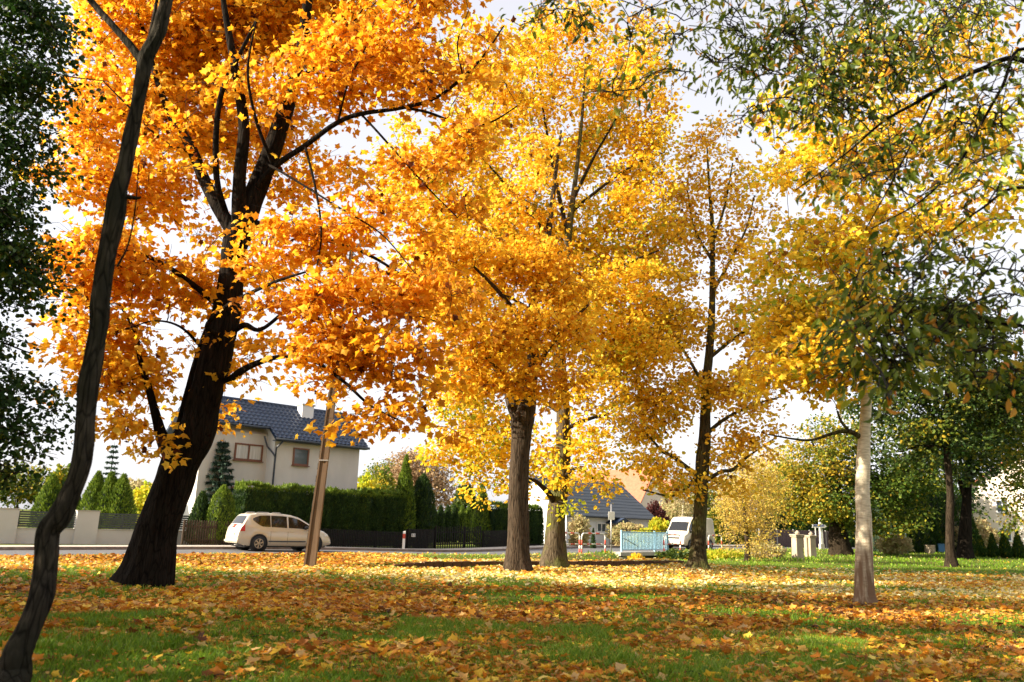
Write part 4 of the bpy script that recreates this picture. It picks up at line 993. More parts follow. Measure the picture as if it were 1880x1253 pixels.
# ------------------------------------------------------------------ hedges, thujas, shrubs
def flakes(pos, nrm, size, rng, up=.9, tm=FLAKE, jitter=.5):
    n = len(pos); ax = unit(nrm * .6 + np.array([0, 0, up]) + rng.normal(size=(n, 3)) * jitter * .6)
    nr = nrm + rng.normal(size=(n, 3)) * jitter
    sz = size * (.6 + .8 * rng.random(n)); v, f, k = leaf_arrays(pos, ax, nr, sz, tm); return v, f, k
def thuja(px, py_base, py_top, wpx, Y, label, mat='thuja', n=5200, size=.13, shape=1.0, group=None, name='thuja', top_r=.06, z0=None, lump=.12):
    rng = np.random.default_rng(int(px * 7 + py_top)); b = P(px, py_base, Y); b[2] = gz(b[0], b[1]) if z0 is None else z0
    H = P(px, py_top, Y)[2] - b[2]; Rm = pxw(wpx, Y) / 2
    prof = lambda h: Rm * np.clip(np.minimum(1, (h + .10) / .22) * (1 - np.clip((h - .12) / .88, 0, 1) ** (1.2 * shape)) + top_r * (1 - h), .02, 1.2)
    h = rng.random(n) ** 1.15; a = rng.random(n) * 6.283
    lum = 1 + lump * fbm(np.stack([np.cos(a) * 1.6, np.sin(a) * 1.6, h * H * 1.3], -1), int(px), 3)
    r = prof(h) * lum * (.86 + .17 * rng.random(n)); nrm = np.column_stack([np.cos(a), np.sin(a), .25 + 0 * a])
    pos = np.column_stack([r * np.cos(a), r * np.sin(a), h * H])
    v, f, k = flakes(pos, nrm, size, rng)
    rnd = np.clip(.5 + .28 * rng.normal(size=n) + .35 * fbm(np.stack([np.cos(a) * 2, np.sin(a) * 2, h * H * 2], -1), 77, 2), 0, 1)
    core = MB(); hs = np.linspace(0, .985, 14); core.lathe([(float(prof(q)) * .86, q * H) for q in hs], (0, 0, 0), 16, 'z', 0)
    o = field_mesh(name, [(v, f, np.repeat(rnd, k), 1)], [M['thujadark'], M[mat]], None, core)
    o.location = tuple(b); return tag(o, label, name.replace('_', ' '), group)
def hedge(a, b, h, th, label, mat='thujadark', n=26000, size=.13, name='hedge', bump=.10):
    rng = np.random.default_rng(int(abs(a[0]) * 10) + 3); a, b = np.array(a, float), np.array(b, float); L = np.linalg.norm((b - a)[:2])
    head = math.atan2(b[1] - a[1], b[0] - a[0]); z = gz(a[0], a[1])
    x = rng.random(n) * L; q = rng.random(n)
    lum = lambda x, z_: 1 + bump * (np.abs(np.sin(x * 3.4)) * 1.2 - .6) + bump * fbm(np.stack([x * 1.2, z_ * 1.2, x * 0], -1), 5, 3)
    front = q < .66; zz = rng.random(n) * h; y = np.where(front, -th / 2, th / 2)
    topm = q > .80; tz = h * (1 + .045 * fbm(np.stack([x * 2.1, x * 0, x * 0], -1), 8, 2) + .03 * np.abs(np.sin(x * 3.4)) + .05 * rng.random(n) ** 4)
    y = np.where(topm, (rng.random(n) - .5) * th, y); zz = np.where(topm, tz, zz)
    y = y * np.where(topm, 1, lum(x, zz)) * (1 - .12 * (zz / h) ** 4)
    nrm = np.column_stack([rng.normal(size=n) * .3, np.where(topm, 0, np.sign(y)), np.where(topm, 1, .25)])
    ends = rng.random(n) < .06; x = np.where(ends, np.where(rng.random(n) < .5, 0, L), x); y = np.where(ends & ~topm, (rng.random(n) - .5) * th, y)
    rnd = np.clip(.5 + .25 * rng.normal(size=n) + .3 * fbm(np.stack([x * 2, zz * 2, y], -1), 6, 2), 0, 1)
    parts = []; lit_top = topm | (zz > h * (.93 + .05 * rng.random(n)))          # lighter green on the top, darker front: sunlit fringe painted in
    for mi, kk in ((1, ~lit_top), (2, lit_top)):
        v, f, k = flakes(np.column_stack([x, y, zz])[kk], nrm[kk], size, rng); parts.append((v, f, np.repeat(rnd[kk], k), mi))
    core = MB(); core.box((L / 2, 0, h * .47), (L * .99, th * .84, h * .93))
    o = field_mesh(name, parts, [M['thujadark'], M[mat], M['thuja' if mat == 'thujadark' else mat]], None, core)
    o.location = (a[0], a[1], z); o.rotation_euler = (0, 0, head); return tag(o, label, 'hedge')
def shrub(px, py_base, py_top, wpx, Y, label, mat, n=2200, size=.16, tm=ROUND5, name='shrub', z0=None, core=True):
    rng = np.random.default_rng(int(px * 3 + py_top)); b = P(px, py_base, Y); b[2] = gz(b[0], b[1]) if z0 is None else z0
    H = P(px, py_top, Y)[2] - b[2]; Rm = pxw(wpx, Y) / 2
    u = unit(rng.normal(size=(n, 3))); rad = (.35 + .65 * rng.random(n) ** .5) * (1 + .28 * fbm(u * 2.1, int(px), 3))
    pos = u * rad[:, None] * np.array([Rm, Rm, H * .52]) + np.array([0, 0, H * .52]); pos[:, 2] = np.maximum(pos[:, 2], .03)
    ax = u + rng.normal(size=(n, 3)) * .7; nr = u + rng.normal(size=(n, 3)) * .6; sz = size * (.6 + .8 * rng.random(n))
    v, f, k = leaf_arrays(pos, ax, nr, sz, tm); rnd = np.clip(rng.random(n) * .8 + .1 + .3 * fbm(u * 3, int(px) + 5, 2), 0, 1)
    st = MB()
    for q in range(14):
        e = pos[rng.integers(n)] * .9; st.tube([(rng.normal() * .06, rng.normal() * .06, 0), e * .5 + np.array([0, 0, .1]), e], [.03, .02, .008], 5, 0, False)
    o = field_mesh(name, [(v, f, np.repeat(rnd, k), 1)], [M['twig'], M[mat]], None, st); o.location = tuple(b); return tag(o, label, name.replace('_', ' '))
# behind the left garden wall
for px, t, wd, lb in ((82, 874, 52, 'bright green thuja behind the slat wall, left of the bent trunk'), (120, 882, 40, 'shorter bright thuja half hidden by the bent dark trunk'),
                      (165, 868, 52, 'tallest bright green thuja just right of the bent dark trunk'), (190, 869, 52, 'bright thuja second from the right end of its row'), (213, 873, 52, 'bright green thuja at the right end behind the slat wall')):
    thuja(px, 985, t, wd, 45, lb, 'thuja', 5600, .15, 1.9, 'thujas behind the slat wall')
shrub(95, 985, 866, 50, 60, 'round olive bush behind the left thujas', 'olive', 2000, .3)
shrub(262, 985, 893, 74, 52, 'loose yellow green bush between the thuja row and the leaning trunk', 'limegreen', 2600, .22)
shrub(238, 985, 878, 60, 66, 'hazy pale bush standing behind the thuja row', 'palebush', 1800, .3)
def spruce(px, pyb, pyt, wpx, Y, label, n=5200, mat='spruce'):
    rng = np.random.default_rng(int(px)); b = P(px, pyb, Y); b[2] = gz(b[0], b[1]); H = P(px, pyt, Y)[2] - b[2]; Rm = pxw(wpx, Y) / 2
    root = empty('spruce_tree', b, label, 'tree')
    m = MB(); m.tube([(0, 0, -.1), (0, 0, H * .5), (0, 0, H * .98)], [Rm * .09, Rm * .05, .01], 8); m.build('trunk', M['bark_dark'], root)
    st = MB(); pos, ax = [], []
    nt_ = 15
    for k in range(nt_):
        z = H * (.08 + .9 * k / nt_); ln = Rm * (1 - z / H) ** .85
        for j in range(9):
            a = j * 6.283 / 9 + k * .5 + rng.normal() * .1; l = ln * (.85 + .25 * rng.random()); d = np.array([math.cos(a), math.sin(a), -.18])
            st.tube([(0, 0, z), d * l * .5 + np.array([0, 0, z]), d * l + np.array([0, 0, z + .12 * l])], [.02, .014, .005], 4, 0, False)
            q = max(3, int(n / (nt_ * 9) * l / ln)); t = .15 + .85 * rng.random(q) ** .8
            p = d[None] * (l * t)[:, None] + np.array([0, 0, z]) + np.column_stack([np.zeros(q), np.zeros(q), .12 * l * t * t]) + rng.normal(size=(q, 3)) * np.array([.12, .12, .05]) * ln * .6
            pos.append(p); ax.append(np.repeat(d[None], q, 0) + rng.normal(size=(q, 3)) * .4)
    pos = np.concatenate(pos); ax = np.concatenate(ax); n = len(pos); nr = np.column_stack([rng.normal(size=n) * .4, rng.normal(size=n) * .4, np.ones(n)])
    v, f, kk = leaf_arrays(pos, ax, nr, .22 * (.6 + .8 * rng.random(n)), FLAKE); rnd = rng.random(n)
    field_mesh('crown', [(v, f, np.repeat(rnd, kk), 1)], [M['twig'], M[mat]], root, st)
spruce(186, 990, 806, 52, 70, 'distant blue green spruce rising over the thuja row')
spruce(390, 1000, 800, 88, 46, 'blue green spruce beside the grey stucco house', 12000)
thuja(400, 1000, 893, 44, 41.5, 'rounded sunlit thuja beside the spruce, left end of the hedge', 'thuja', 4600, .12, 4)
thuja(362, 1000, 905, 40, 41.5, 'leafy dark evergreen behind the brown picket fence', 'thujadark', 3600, .15, 1.8)
ha, hb = fpt(430, 9.4), fpt(742, 9.3)
hedge(ha, hb, P(600, 908, fpt(600, 9.4)[1])[2] - gz(*fpt(600, 9.4)[:2]), 1.3, 'long tall clipped dark green hedge behind the pale car', 'thujadark', 46000, .14, bump=.16)
thuja(737, 1003, 838, 44, fpt(737, 9.3)[1], 'tall pointed bright green thuja at the right end of the long hedge', 'thuja', 7000, .15, 1.5)
thuja(771, 1004, 872, 40, fpt(771, 9.6)[1], 'stout dark blue green conifer next to the tall pointed thuja', 'thujadark', 6200, .14, 5)
lbs = ['slim dark thuja beside the stout dark conifer', 'second slim dark thuja from the stout conifer', 'third slim thuja from the stout conifer', 'middle slim thuja behind the driveway gate', 'fifth slim thuja, half lit, behind the driveway gate', 'sixth slim thuja, sunlit on its left']
for k, px in enumerate((793, 806, 819, 832, 846, 858)):
    thuja(px, 1004, 929, 17, fpt(px, 16)[1], lbs[k], 'thujadark' if k < 4 else 'thuja', 2600, .12, 3.0, 'slim thujas behind the driveway gate')  # lighter green on the right hand ones paints in the sun they catch
thuja(882, 1004, 887, 34, fpt(882, 10)[1], 'tall pointed sunlit thuja right of the driveway gate', 'thuja', 5200, .14, 1.6)
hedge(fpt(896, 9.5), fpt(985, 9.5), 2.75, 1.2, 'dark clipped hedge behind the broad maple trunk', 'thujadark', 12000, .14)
shrub(665, 990, 880, 44, 60, 'yellow green bush right of the grey stucco house', 'limegreen', 2200, .25)
shrub(700, 990, 868, 44, 66, 'soft green young conifer behind the long hedge', 'olive', 2200, .25, DIAM)
shrub(852, 990, 893, 44, 75, 'dark green round topped tree between the thujas', 'dark', 2600, .3, name='bush')
# garden of the white house
shrub(977, 1000, 964, 30, 62, 'small rounded green shrub before the white gable end', 'olive', 1400, .16)
shrub(1062, 1003, 950, 36, 60, 'tall loose pinkish shrub before the white house', 'palebush', 2000, .18)
shrub(1152, 1003, 960, 64, 63, 'low pale hedge like shrub behind the blue railing', 'palebush', 2600, .18)
thuja(1089, 1003, 971, 12, 58, 'tiny dark cone thuja beside the red and white rail', 'thujadark', 1400, .10, 1.2)
shrub(1205, 1003, 930, 40, 78, 'plum red leaved tree right of the white house', 'plum', 2600, .25, name='plum_bush')
shrub(1214, 1003, 958, 44, 64, 'bright lime green shrub between white house and van', 'limegreen', 2200, .2)
shrub(1245, 1003, 920, 70, 92, 'pale green round bush behind the van', 'palebush', 2600, .32)
shrub(1178, 1003, 975, 40, 61, 'low bright green shrub at the white house corner', 'limegreen', 1300, .16)
shrub(1340, 1003, 930, 90, 88, 'mid green bush behind the rear of the van', 'olive', 3200, .32)
shrub(1168, 1032, 1019, 26, 46, 'small golden bush growing in the ditch under the bridge', 'gold', 500, .13, z0=-.75)
shrub(1240, 1035, 1012, 60, 47, 'dark leafy growth on the ditch bank right of the bridge', 'dark', 1500, .14)
shrub(1330, 1030, 1012, 70, 50, 'grassy green growth on the bank right of the thin dark trunk', 'limegreen', 2200, .14)
shrub(1405, 1026, 1000, 66, 48, 'tangled pale bramble bush left of the gate pillars', 'palebush', 2000, .13)
# back right
hedge(P(1610, 1000, 66), P(1740, 1000, 74), 5.4, 3.0, 'tall dark evergreen hedge behind the bin and dark trunks', 'deep', 16000, .22, bump=.2)
hedge(P(1400, 1000, 90), P(1560, 1000, 92), 4.2, 2.5, 'dark hedge beyond the purple brown panel fence', 'deep', 12000, .22, bump=.2)
for px, t, wd, lb in ((1801, 985, 20, 'small dark cone conifer, leftmost of the four on the sunny lawn'), (1824, 982, 21, 'second small dark cone conifer before the cream house'), (1846, 973, 23, 'tallest small dark cone conifer before the cream house'), (1871, 977, 24, 'small dark cone conifer at the right end of the four')):
    thuja(px, 1018, t, wd, 60, lb, 'deep', 1800, .15, .75, 'small cone conifers on the lawn')
thuja(1784, 1020, 930, 34, 64, 'dark tall conifer beside the black trunk', 'deep', 3000, .2, 1.0)
shrub(1640, 1020, 985, 60, 60, 'pale green bush behind the pale barked trunk', 'palebush', 1600, .2)
shrub(1795, 1010, 960, 70, 70, 'sunny pale bush behind the dark cone conifers', 'palebush', 1800, .25)
def stone_bin():
    b = GP(1708, 1020); root = empty('litter_bin', b, 'squat stone litter bin on the grass before the dark hedge', 'bin')
    Y = b[1]; wd = pxw(18, Y) / 2; h = P(1708, 1001, Y)[2] - b[2]
    m = MB(); m.lathe([(wd * .9, -.1), (wd, h * .1), (wd, h * .85), (wd * 1.08, h * .88), (wd * 1.08, h), (wd * .8, h), (wd * .75, h * .6)], (0, 0, 0), 10, 'z', 0, False); m.build('drum', M['stone'], root)
    c = GP(1727, 1019); o = empty('blue_box', c, 'small blue box standing beside the stone litter bin', 'box')
    q = MB(); q.box((0, 0, .32), (.55, .5, .64)); q.build('tub', M['binblue'], o, .03); l = MB(); l.box((0, 0, .67), (.6, .55, .06)); l.build('lid', M['binblue'], o, .02)
stone_bin()
def mesh_post():
    b = GP(1667, 1017); b = P(1667, 1010, 62); b[2] = gz(b[0], b[1]); root = empty('wire_fence', b, 'thin green wire fence with leaning post before the dark hedge', 'fence', rz=R(20))
    h = P(1664, 977, 62)[2] - b[2]
    m = MB(); m.tube([(0, 0, -.2), (-.12, 0, h)], .05, 8); m.build('fence_post', M['mesh'], root)
    m = MB(); m.tube([(-3.2, 0, -.2), (-3.2, 0, h * .8)], .04, 8); m.build('fence_post', M['mesh'], root)
    w_ = MB()
    for z in np.arange(.15, h * .75, .22): w_.tube([(-3.2, 0, z), (-.03, 0, z)], .012, 4)
    for x in np.arange(-3, -.1, .3): w_.tube([(x, 0, .1), (x, 0, h * .72)], .010, 4)
    w_.build('wire_mesh', M['mesh'], root)
mesh_post()

# ------------------------------------------------------------------ the big trees
# near bent trunk on the left
Y1 = 6.9
b1 = G(-42, 1345); t1 = [(b1[0], b1[1], -.1)]
tp = [(22, 1253, 54, 6.72), (30, 1203, 47, 6.75), (52, 1155, 44, 6.8), (75, 1100, 42, 6.85), (83, 1050, 41), (87, 1000, 41), (92, 972, 41), (110, 948, 40), (142, 880, 35), (154, 830, 35), (157, 780, 35), (160, 730, 36), (167, 680, 36), (182, 600, 32), (184, 550, 35), (191, 500, 33), (200, 450, 32), (211, 400, 39), (217, 350, 33), (230, 300, 31), (240, 250, 31), (251, 200, 26), (260, 150, 28), (268, 105, 31), (290, 60, 28), (305, 0, 26), (325, -70, 22, 7.0), (350, -200, 15, 7.2), (365, -330, 9, 7.4)]
pp, rr = limb(tp, Y1); r0 = rr[0]
leftl = limb([(262, 118, 16), (245, 90, 17), (210, 50, 15), (165, 0, 14), (120, -60, 12), (60, -150, 9)], Y1)
midl = limb([(272, 95, 8), (275, 70, 8), (288, 0, 7), (300, -80, 6)], Y1)
stub = limb([(235, 362, 10), (252, 364, 7), (259, 362, 3)], Y1)
tw1 = limb([(215, 490, 5), (235, 450, 3.5), (248, 385, 3), (255, 300, 2)], Y1)
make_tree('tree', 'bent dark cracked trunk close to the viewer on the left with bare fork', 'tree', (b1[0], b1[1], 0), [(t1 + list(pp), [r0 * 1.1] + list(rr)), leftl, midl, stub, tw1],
          [(P(320, -420, 7.0), (2.2, 2.6, 1.0), 1), (P(60, -380, 6.4), (2.0, 2.4, .9), 1), (P(330, -700, 6.0), (2.4, 2.6, 1.0), .6)], 170, 46, .12, 'dark', None, 'bark_near', .45, OVATE, .15, 3, seg=44, rough=.10, lf=4.5)

# great orange maple
Y2 = 17.7; b2 = GP(265, 1068)
tr2 = limb([(266, 1074, 80), (274, 1045, 76), (283, 1000, 74), (297, 950, 73), (315, 900, 73), (332, 850, 74), (352, 810, 74), (366, 780, 64), (373, 745, 61), (386, 700, 60), (398, 650, 60), (410, 600, 58), (420, 550, 53), (424, 500, 48), (430, 455, 50), (444, 420, 58)], Y2)
l2 = [limb([(444, 425, 45.9), (462, 370, 42.6), (490, 300, 39.4), (515, 230, 36.1), (540, 150, 31.2), (556, 80, 24.6), (566, 0, 19.7, 17.4), (590, -120, 13.1, 17.2), (610, -260, 6.6, 17)], Y2),
      limb([(440, 410, 36.1), (440, 330, 27.9, 17.3), (448, 240, 24.6, 17.1), (440, 170, 21.3, 17), (425, 90, 16.4, 16.9), (410, 0, 12.3, 16.8), (395, -120, 6.6, 16.6)], Y2),
      limb([(432, 430, 32.8), (400, 380, 27.9), (375, 330, 24.6, 18), (350, 270, 21.3, 18.2), (318, 220, 18.0, 18.4), (292, 160, 12.3, 18.6), (270, 80, 8.2, 18.8), (240, -20, 4.9, 19)], Y2),
      limb([(415, 400, 16.4), (398, 330, 13.1, 17.2), (398, 230, 12.3, 17), (410, 160, 10.7, 16.8), (440, 100, 9.0, 16.6), (470, 40, 6.6, 16.4)], Y2),
      limb([(462, 365, 18.0), (500, 310, 13.9, 17.3), (560, 268, 11.5, 16.9), (615, 228, 10.7, 16.6), (660, 210, 9.8, 16.4), (740, 198, 8.2, 16.2), (800, 180, 7.4, 16), (850, 142, 6.6, 15.8), (890, 100, 4.9, 15.7), (925, 48, 2.9, 15.6)], Y2),
      limb([(745, 198, 6.6, 16.2), (790, 208, 5.7, 16.1), (850, 230, 4.9, 16), (900, 225, 3.7, 15.9), (950, 195, 2.5, 15.8)]),
      limb([(665, 212, 4.9, 16.4), (700, 250, 4.9, 16.3), (745, 300, 4.1, 16.2), (790, 350, 3.3, 16.1), (840, 400, 2.5, 16)]),
      limb([(318, 850, 27.9), (300, 810, 24.6), (288, 770, 18.0, 17.4), (275, 720, 13.9, 17.2), (257, 660, 9.8, 17), (248, 610, 7.4, 16.9), (220, 560, 4.1, 16.8)], Y2),
      limb([(318, 840, 19.7), (335, 770, 19.7, 17.9), (352, 700, 18.0, 18.1), (372, 630, 13.9, 18.3), (392, 570, 9.8, 18.5)], Y2),
      limb([(420, 700, 16.4), (445, 680, 13.9, 17.2), (480, 664, 11.5, 16.8), (520, 655, 9.0, 16.4), (570, 660, 7.4, 16.1), (630, 700, 6.6, 15.8), (680, 745, 4.9, 15.6), (740, 775, 2.5, 15.4)], Y2),
      limb([(425, 610, 13.1), (450, 597, 11.5, 17.2), (480, 605, 8.2, 16.9), (540, 560, 6.6, 16.6), (600, 540, 4.9, 16.3), (700, 560, 4.1, 16), (800, 590, 2.5, 15.7)], Y2),
      limb([(455, 410, 18.0), (520, 420, 13.1, 18.2), (600, 440, 9.8, 18.8), (680, 470, 6.6, 19.4), (760, 520, 4.1, 19.8)], Y2),
      limb([(400, 560, 13.1), (350, 520, 11.5, 17.2), (290, 480, 8.2, 16.9), (220, 460, 5.7, 16.6), (140, 480, 3.3, 16.4)], Y2),
      limb([(410, 620, 11.5), (380, 600, 9.8, 16.8), (420, 560, 8.2, 16), (500, 520, 6.6, 15.2), (560, 500, 4.1, 14.8)], Y2),
      limb([(500, 300, 9, 17.2), (470, 220, 7, 16.6), (455, 130, 5, 16.2), (470, 40, 3, 15.9)]), limb([(545, 150, 9, 17.2), (600, 100, 6, 16.8), (650, 40, 4, 16.4), (690, -20, 2, 16.2)]),
      limb([(350, 280, 8, 18), (300, 260, 6, 17.6), (240, 200, 4, 17.2), (190, 150, 2.5, 17)]), limb([(372, 640, 7, 17.8), (330, 600, 5, 17.2), (280, 590, 3.5, 16.8), (220, 610, 2, 16.4)]),
      limb([(560, 268, 6, 16.9), (580, 350, 5, 16.5), (590, 430, 4, 16.2), (580, 500, 2.5, 16)]), limb([(620, 226, 5, 16.5), (640, 150, 4, 16.2), (670, 90, 3, 16), (690, 30, 2, 15.8)]), limb([(850, 142, 4, 15.8), (840, 80, 3, 15.7), (860, 20, 2, 15.6)]),
      limb([(488, 300, 6, 17.3), (540, 330, 5, 16.6), (620, 380, 4, 16), (700, 430, 3, 15.6), (760, 500, 2, 15.3)])]
bl2 = []  # yellower shift in the upper masses paints in their backlit glow
for (px, py, rx, ry, Y, wg, sh) in [
    (330, 60, 190, 110, 19.4, .85, .14), (560, 30, 180, 90, 19.2, .8, .06), (640, 80, 120, 70, 17, .8, .02), (750, 90, 90, 80, 16.2, .9, 0.0), (200, 190, 100, 110, 18.6, .8, .16), (360, 210, 120, 110, 20, .8, .14), (480, 240, 110, 90, 20, .6, .12),
    (430, 130, 110, 60, 17, .35, .08), (300, 250, 70, 60, 17.2, .3, .1), (520, 200, 70, 50, 16.8, .3, .04), (420, 330, 80, 40, 17, .3, .06), (640, 150, 140, 60, 16.6, .9, -.02), (800, 150, 90, 70, 16, .8, 0), (900, 110, 70, 70, 15.8, .6, 0), (880, 240, 70, 60, 16, .6, 0), (150, 320, 90, 80, 17.8, .7, .14), (280, 360, 110, 80, 18.6, .8, .08), (580, 330, 110, 46, 18.4, .6, .08),
    (190, 480, 130, 70, 16.8, 1, .03), (290, 520, 100, 55, 17.4, .7, .02), (400, 520, 110, 55, 19.2, .6, .08), (500, 460, 100, 50, 16.6, .8, .03), (400, 430, 90, 36, 19.4, .5, .08), (610, 430, 120, 55, 16.6, .8, 0), (700, 380, 80, 45, 16.4, .7, 0), (780, 300, 80, 60, 16.2, .8, -.06), (830, 390, 70, 55, 16.2, .8, -.04), (760, 460, 80, 45, 16.2, .8, 0),
    (540, 540, 120, 60, 15.4, 1.0, -.04), (680, 550, 110, 55, 15.8, .9, -.04), (800, 560, 80, 70, 16, .9, -.03), (600, 640, 130, 50, 15.8, 1.0, -.02), (730, 650, 100, 50, 15.6, .9, -.05), (820, 690, 70, 55, 15.6, .8, -.03),
    (190, 610, 110, 60, 17, 1.1, .14), (240, 700, 95, 55, 17.4, .95, .18), (235, 775, 55, 36, 17, 1.0, .2), (290, 820, 36, 24, 17, .6, .22), (440, 640, 90, 40, 18.4, .6, .12), (465, 700, 70, 28, 17.6, .5, .18), (410, 770, 60, 40, 19, .5, .22), (440, 790, 36, 18, 18.6, .6, .22),
    (690, 770, 80, 24, 15.6, .8, .04), (620, 715, 70, 28, 15.7, .6, .04), (740, 735, 60, 28, 15.5, .7, 0), (845, 780, 20, 36, 15.5, .6, -.02), (125, 560, 60, 60, 16.6, .5, .14), (110, 690, 36, 40, 16.8, .4, .2),
    (760, -40, 120, 90, 16.2, .7, 0), (450, -120, 260, 120, 18.4, .7, .08), (930, 30, 60, 50, 15.8, .4, -.02)]:
    bl2.append(blob(px, py, rx, ry, Y, max(rx, 55) * Y / FPX * (.8 if rx > 100 else .8), wg, sh))
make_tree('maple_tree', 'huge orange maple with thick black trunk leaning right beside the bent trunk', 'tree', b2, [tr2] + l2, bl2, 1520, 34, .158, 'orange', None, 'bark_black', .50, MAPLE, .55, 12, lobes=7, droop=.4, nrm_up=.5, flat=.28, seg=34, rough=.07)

# broad grey trunk, amber crown
Y3 = G(955, 1052)[1]; b3 = GP(952, 1052)
tr3 = limb([(951, 1059, 46), (950, 1030, 44), (951, 1000, 42), (952, 950, 40), (952, 900, 39), (954, 850, 38), (957, 800, 40), (960, 770, 46), (966, 745, 40), (972, 715, 28), (978, 660, 24), (976, 590, 20), (985, 530, 18), (1000, 470, 16), (1010, 400, 12), (1020, 320, 8), (1030, 240, 5)], Y3)
l3 = [limb([(956, 775, 30), (943, 745, 28), (934, 710, 24), (922, 690, 20), (900, 660, 14, Y3 - .6), (870, 630, 10, Y3 - 1.2), (830, 600, 6, Y3 - 1.8)], Y3),
      limb([(975, 700, 14), (1000, 650, 11, Y3 - .5), (1040, 600, 8, Y3 - 1), (1080, 560, 5, Y3 - 1.4)], Y3),
      limb([(975, 640, 14), (950, 580, 11, Y3 - .6), (910, 530, 8, Y3 - 1.2), (870, 490, 5, Y3 - 1.8)], Y3)]
bl3 = [blob(*q) for q in [(830, 560, 60, 60, Y3 - 2.0, 1.0, .8, -.03), (890, 620, 100, 46, Y3 - 1.8, 1.3, .8, -.05), (1000, 590, 90, 60, Y3 - 1.4, 1.4, .7, 0), (880, 480, 110, 50, Y3 - 1.2, 1.5, .6, .02), (800, 470, 60, 60, Y3 - 1.6, 1.0, .6, .0), (1000, 690, 70, 32, Y3 - 1.5, 1.0, .6, -.04), (740, 520, 60, 50, Y3 - 1.5, 1, .5, 0), (1070, 640, 50, 40, Y3 - 1, 1, .4, .04), (850, 690, 60, 40, Y3 - 1.6, 1.0, .7, -.04), (940, 700, 60, 30, Y3 - 1.6, .8, .7, -.06),
       (980, 480, 80, 60, Y3 - .6, 1.5, .7, .04), (1050, 540, 50, 60, Y3 - .8, 1.2, .5, .05), (950, 390, 90, 50, Y3 - .4, 1.3, .4, .06), (1010, 740, 40, 26, Y3 - 1, .7, .5, -.04), (1000, 300, 60, 60, Y3, 1.2, .25, .1), (850, 770, 24, 36, Y3 - 2, .6, .3, -.06)]]
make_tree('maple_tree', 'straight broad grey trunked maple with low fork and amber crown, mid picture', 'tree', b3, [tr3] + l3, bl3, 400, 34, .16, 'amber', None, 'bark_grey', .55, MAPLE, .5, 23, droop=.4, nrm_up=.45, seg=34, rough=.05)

# tall yellow maple behind it
Y4 = G(1020, 1044)[1]; b4 = GP(1018, 1044)
tr4 = limb([(1017, 1046, 52), (1017, 1025, 44), (1019, 1000, 39), (1021, 950, 37), (1028, 900, 33), (1033, 850, 31), (1034, 800, 29), (1034, 760, 27), (1030, 700, 25), (1028, 640, 23), (1032, 580, 21), (1038, 520, 18), (1042, 450, 15), (1050, 380, 12), (1060, 300, 9), (1070, 200, 6), (1075, 100, 3)], Y4)
l4 = [limb([(1042, 430, 10), (1020, 330, 8), (1000, 220, 5), (985, 120, 3)], Y4), limb([(1050, 370, 9), (1090, 290, 6), (1130, 220, 4), (1170, 140, 2.5)], Y4),
      limb([(1048, 390, 8), (1110, 340, 6), (1170, 300, 4), (1220, 280, 2.5)], Y4), limb([(1040, 480, 9), (980, 400, 7), (920, 330, 5), (860, 260, 3)], Y4),
      limb([(1034, 560, 9), (1100, 510, 7), (1160, 480, 5), (1210, 460, 3)], Y4), limb([(1032, 620, 10), (960, 560, 7), (880, 520, 5), (790, 480, 3)], Y4 + 1),
      limb([(1034, 790, 9), (1080, 770, 7), (1120, 760, 4)], Y4 - .5), limb([(1022, 930, 14), (1006, 905, 11, Y4 - .5), (985, 885, 8, Y4 - .9), (970, 878, 4, Y4 - 1.2)], Y4),
      limb([(1034, 760, 10), (960, 720, 8, Y4 + 1), (880, 720, 6, Y4 + 1.5), (820, 760, 4, Y4 + 2)], Y4), limb([(1030, 880, 8), (1060, 860, 6, Y4 - .6), (1090, 880, 4, Y4 - 1)], Y4)]
bl4 = [blob(*q) for q in [(1040, 120, 150, 100, Y4 + 2, 2.2, .6, .0), (940, 160, 110, 100, Y4, 2.4, .7, 0), (1150, 170, 90, 100, Y4, 2.2, .8, .0), (1090, 290, 140, 100, Y4 + 2.2, 2.2, .8, .06), (1200, 260, 50, 80, Y4, 1.6, .6, .0), (900, 300, 120, 100, Y4 + .5, 2.6, .8, .05), (800, 380, 100, 100, Y4 + 1, 2.4, .8, .10), (1170, 370, 80, 90, Y4, 2.2, .8, .05),
       (1080, 450, 130, 100, Y4 + 1.8, 2.2, .9, .08), (760, 300, 70, 90, Y4 + 1.5, 2, .7, .1), (860, 130, 90, 90, Y4 + 1, 2.2, .6, .08), (1180, 90, 70, 70, Y4, 1.8, .6, 0), (930, 440, 120, 100, Y4 + 2, 2.2, .8, .1), (1160, 520, 80, 80, Y4, 2.2, 1, 0), (830, 520, 110, 90, Y4 + 1.5, 2.4, .9, .12), (1080, 600, 110, 80, Y4, 2.6, 1, .05), (1170, 640, 70, 60, Y4, 2, .9, 0), (900, 640, 110, 80, Y4 + 1.5, 2.4, .9, .15),
       (860, 740, 90, 60, Y4 + 1.8, 2, .9, .18), (900, 820, 100, 60, Y4 + 1.8, 2, .9, .18), (1080, 720, 70, 60, Y4 - .5, 1.8, .9, .05), (1090, 810, 60, 50, Y4 - .8, 1.4, .9, .05), (1000, 830, 70, 50, Y4 + 1, 1.4, .8, .1), (1060, 880, 70, 40, Y4 - 1, 1.2, 1, .1), (890, 895, 50, 30, Y4 + 1.4, 1.2, .8, .15), (960, 900, 40, 30, Y4 + 1, 1, .8, .1),
       (1110, 900, 40, 26, Y4 - 1, 1, .8, .05), (1060, 30, 110, 60, Y4, 2, .5, .0), (830, 820, 60, 40, Y4 + 2, 1.4, .8, .15)]]
